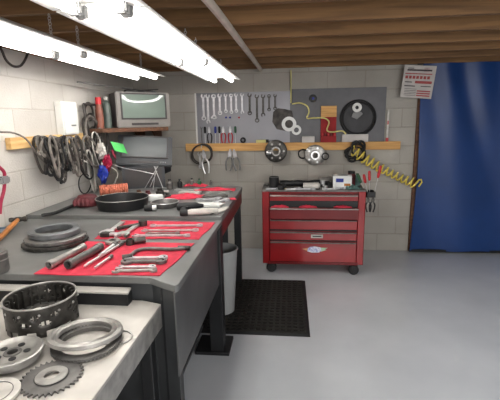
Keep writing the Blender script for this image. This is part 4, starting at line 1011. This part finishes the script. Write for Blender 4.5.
for i, w_ in enumerate(WDS):
    x_ = 38+i*4.3
    B_.append(('%s belt strand hanging on left rail, %s from its left end' % (w_, ['first', 'second', 'third', 'fourth', 'fifth', 'sixth', 'seventh', 'eighth', 'ninth', 'tenth'][i]), x_, 136+i % 3, 158+(i*7) % 28, .035+.012*(i % 3), .008+.002*(i % 2), (M_GASK, M_BELT, M_RUB, M_GASK)[i % 4], .10+.02*(i % 4), .04+.05*(i % 3)))
for lab, px, tp, bt, wd, r, m_, d, ln in B_: loopbelt(lab, px, tp, bt, wd, r, m_, d, lean=ln)
def plate_gasket(label, px, py, w, h, m_, d, rot=0., holes=3):
    t = lw_thing('gasket', label, 'gasket', px, py, d)
    R_ = Matrix(((0, 0, 1), (1, 0, 0), (0, 1, 0))) @ Matrix.Rotation(rot, 3, 'Z')
    m = MB(); 
    for k in range(holes):
        c = (k-(holes-1)/2)*w/holes
        m.lathe([(w/holes*.34, -.003), (w/holes*.54, -.003), (w/holes*.54, .003), (w/holes*.34, .003)], R_ @ Vector((c, 0, 0)), 22, R_, 1, h/(w/holes)*.95)
    m.build('ring_plate', m_, t)
    for sx_ in (-1, 1):
        for sy_ in (-1, 1): MB().ring(.016, .007, -.004, .004, R_ @ Vector((sx_*w*.47, sy_*h*.42, 0)), 12, R_).build('bolt_eye', m_, t)
    return t
plate_gasket('pale grey cylinder gasket hanging across the dark belts', 53, 153, .30, .13, M_GASK, .125, -.45)
plate_gasket('dark cylinder gasket hanging below the electrical box', 66, 150, .26, .12, M_BELT, .12, -.25)
plate_gasket('dark double gasket low in the hanging belts', 55, 172, .20, .10, M_RUB, .13, -.5, 2)
plate_gasket('small grey gasket at the left rail end', 74, 160, .18, .10, M_GASK, .10, .9, 2)
# tall gasket with holes beside box, on cabinet side
t = lw_thing('gasket', 'tall dark holed gasket hanging between electrical box and television', 'gasket', 90, 122, .05)
Rv = Matrix(((0, 0, 1), (1, 0, 0), (0, 1, 0)))
m = MB()
for k, (zz, rr) in enumerate(((.09, .055), (-.01, .06), (-.12, .055))): m.lathe([(rr, -.003), (rr*1.5, -.003), (rr*1.5, .003), (rr, .003)], (0, .0+.02*k, zz), 24, Rv)
m.build('ring_plate', M_BELT, t)
m = MB(); m.tube([(0.01, -.10, .15), (.01, -.09, -.2)], .010); m.tube([(.01, .12, .15), (.012, .13, -.2)], .010); m.tube([(.01, -.1, .15), (.01, .12, .15)], .010); m.build('frame', M_BELT, t)
loopbelt('grey cable loop hanging below the tall holed gasket', 92, 140, 195, .10, .007, M_GASK, .06, 'cable', .10, 'cable')
loopbelt('pale cable loop hanging low beside the blue bag', 88, 150, 196, .05, .007, M_PALEG, .08, 'cable', .05, 'cable')
loopbelt('black cable loop hanging low left of the pale loop', 84, 174, 194, .10, .005, M_RUB, .07, 'cable', .0, 'cable')
loopbelt('dark belt hanging left of the tall holed gasket', 84, 118, 160, .04, .009, M_BELT, .05, lean=.05)
loopbelt('dark coiled hose right of the tall holed gasket', 99, 120, 165, .10, .012, M_BELT, .08, 'hose', .05, 'hose')
pts = [LW(x, y, .09) for x, y in [(-12, 131), (0, 132), (14, 133), (26, 139), (34, 150), (46, 165), (58, 174), (66, 178)]]
tag(MB().tube(spline(pts, 6), .006).build('cable', M_GASK), 'thin grey cable trailing from left edge down over the belts', 'cable')
pts = [LW(x, y, .11) for x, y in [(50, 136), (62, 146), (78, 158), (92, 164), (104, 168)]]
tag(MB().tube(spline(pts, 6), .007).build('cable', M_PALEG), 'pale grey cable sloping right across the gaskets', 'cable')
for i, (lab, px, tp, bt, wd, rr, m_, d, ln) in enumerate([
    ('grey hose loop hanging under the shelf left end', 100, 128, 168, .09, .009, M_GASK, .12, .08), ('dark belt loop hanging just under the shelf', 104, 130, 160, .08, .010, M_BELT, .14, -.05),
    ('thick dark belt loop behind the magenta bag', 97, 138, 178, .10, .011, M_BELT, .10, .12), ('pale thin loop beside the grey white bag', 94, 132, 172, .08, .006, M_PALEG, .13, .10),
    ('wide grey loop hanging beside the electrical box bottom', 86, 136, 170, .11, .009, M_GASK, .12, .14), ('black loop hanging lowest right of the gaskets', 80, 150, 182, .09, .008, M_RUB, .11, .12),
    ('dusty loop crossing the tall holed gasket', 90, 116, 150, .12, .010, M_GASK, .09, .06)]):
    loopbelt(lab, px, tp, bt, wd, rr, m_, d, 'hose_loop', ln, 'hose')
# red and green bottles on corner, magenta/blue bags, green note
t = thing('spray_bottle', 'red capped brown bottle on the shelf left of upper television', 'bottle', (onY(99, 110, 3.40).x, 3.40, zs+.001))
MB().lathe([(0, 0), (.032, 0), (.034, .16), (.018, .21), (0, .21)], n=22, closed=False).build('body', mat('brown_bottle', (132, 78, 62), .5), t); MB().lathe([(0, .21), (.026, .21), (.026, .27), (0, .275)], n=18, closed=False).build('cap', M_REDP, t)
t = thing('bottle', 'pale green cylinder bottle on the shelf beside the upper television', 'bottle', (onY(99, 110, 3.40).x+.02, 3.51, zs+.001))
MB().lathe([(0, 0), (.036, 0), (.036, .2), (.02, .24), (0, .25)], n=22, closed=False).build('body', mat('dark_green_bottle', (82, 92, 86), .4), t); MB().lathe([(0, .25), (.018, .25), (.018, .28), (0, .28)], n=14, closed=False).build('cap', M_PALEG, t)
p0 = onY(111, 141, 3.44); p1 = onY(126, 141, 3.44)
t = thing('sticky_note', 'bright green sticky note on the lower television corner', 'note', onY(119, 147.5, 3.33), radians(24))
m = MB(); vs = []; 
for k in range(2):
    for j in range(5):
        for i in range(5): u, v = i/4-.5, j/4-.5; vs.append((u*.105+v*-.03, .012*sin(u*4+1)-.0+k*.001, v*.085-u*.03))
fs = []
for j in range(4):
    for i in range(4): a = j*5+i; fs += [(a, a+1, a+6, a+5), (25+a+5, 25+a+6, 25+a+1, 25+a)]
m.add(vs, fs); m.build('paper', M_GREEN, t)
def bag(name, lab, px, py, d, w, h, m_):
    p = LW(px, py, d); t = thing(name, lab, 'bag', p, .3)
    r = []
    for k in range(9):
        f = k/8; sw_ = w*(.75+.2*sin(pi*f)+.08*sin(k*2.1)); r.append([Vector(((.012+.03*sin(pi*f))*cos(a)+.008*sin(a*5+k), sw_/2*sin(a)*(1+.12*sin(a*3+k*1.7)), -h*f+h/2+.015*sin(a*4))) for a in [2*pi*i/16 for i in range(16)]])
    MB().loft(r).build('pouch', m_, t); MB().tube([(0, -.02, h/2-.005), (0, 0, h/2+.03), (0, .02, h/2-.005)], .004, 6).build('tie', M_PALEG, t); return t
bag('plastic_bag', 'magenta plastic bag hanging above the blue bag', 107, 163, .20, .16, .13, M_MAG)
bag('plastic_bag', 'blue plastic bag hanging behind the salmon hose', 103, 174, .20, .15, .14, M_BLUE)
bag('paper_bag', 'small grey white bag hanging left of green note', 101, 151, .18, .12, .12, M_PALEG)
p = onY(113, 153, 3.45)
tag(MB().tube(spline([onY(x, y, 3.45) for x, y in [(112, 150), (115, 157), (120, 163), (125, 168)]], 5), .010).build('cord', M_MAG), 'short magenta cord below the green sticky note', 'cord')
pts = [onY(x, y, 3.40) for x, y in [(100, 166), (112, 168), (118, 174), (114, 184), (112, 190)]]
tag(MB().tube(spline(pts, 6), .005).build('wire', M_PALEG), 'thin pale wire looping in front of the magenta bag', 'wire')
# red hose with clamp at the left edge
yy = LW(2, 180, .1)
t = thing('clamp_lead', 'red jumper lead with grey clamp at the left picture edge', 'lead', (XL+.1, yy.y, yy.z))
O = Vector(t.location); pts = [LW(x, y, .1)-O for x, y in [(-8, 160), (-2, 166), (4, 172), (4.5, 180), (4, 190), (1, 202), (0, 214)]]
MB().tube(spline(pts, 6), .010, 8).build('lead', M_MAG, t); c = LW(3, 180, .1)-O; MB().box(c, (.05, .07, .045), bev=.008).build('clamp', M_GREY, t)

# ------------------------------------------------------------------ light
w = bpy.data.worlds.new('world'); scene.world = w; w.use_nodes = True
w.node_tree.nodes['Background'].inputs[0].default_value = (.9, .95, 1, 1); w.node_tree.nodes['Background'].inputs[1].default_value = .5
def area(name, loc, sx, sy, e, col=(1, .97, .93), rot=(0, 0, 0)):
    l = bpy.data.lights.new(name, 'AREA'); l.shape = 'RECTANGLE'; l.size = sx; l.size_y = sy; l.energy = e; l.color = col
    o = bpy.data.objects.new(name, l); COL.objects.link(o); o.location = loc; o.rotation_euler = rot; return o
area('rear_fill', (1.3, -1.6, 1.4), 2.4, 1.4, 85, (1, .98, .96), (radians(70), 0, radians(8)))  # soft fill added behind the camera, not a lamp of the room
area('ceiling_fill', (2.2, 1.4, 2.05), 1.2, 1.2, 22, (.96, .98, 1))  # unseen fill added under the ceiling to brighten the room
scene.view_settings.view_transform = 'Standard'
scene.view_settings.look = 'None'
scene.view_settings.exposure = 0

import re
GR = {'drive_belt': 'belts hanging on the left rail', 'workbench': 'steel workbenches along the left wall', 'fluorescent_light': 'shop lights under the joists',
      'steel_ring': 'stacked rings on the middle bench', 'motor_part': 'motor parts on the far bench', 'snips': 'snips under the rail', 'magnet_hook': 'magnet hooks on the sheet',
      'television': 'televisions in the corner', 'extension_bar': 'extension bars on the front cloth', 'socket_tube': 'tube sockets on the front cloth'}
bpy.context.view_layer.update()
for o in list(COL.objects):
    if o.parent or 'label' not in o or 'group' in o: continue
    n = re.sub(r'\.\d+$', '', o.name); lb = o['label']
    if n in GR: o['group'] = GR[n]
    elif n == 'combination_wrench':
        o['group'] = 'wrenches in the top row' if 'row on the alum' in lb or 'top row' in lb else 'wrenches on the red cloths' if 'cloth' in lb else 'wrenches on the far bench' if 'bench' in lb or 'rag' in lb or 'steel one' in lb or 'red tag' in lb else 'wrenches on the tool chest' if 'chest' in lb or 'carton' in lb or 'tin' in lb or 'can' in lb else 'lower tool row'
    elif n == 'bottle' and 'far bench' in lb: o['group'] = 'bottles on the far bench'
    elif n == 'screwdriver': o['group'] = 'screwdrivers in the side rack' if 'side rack' in lb else 'lower tool row'
    elif n == 'shop_cloth': o['group'] = 'red shop cloths on the benches'
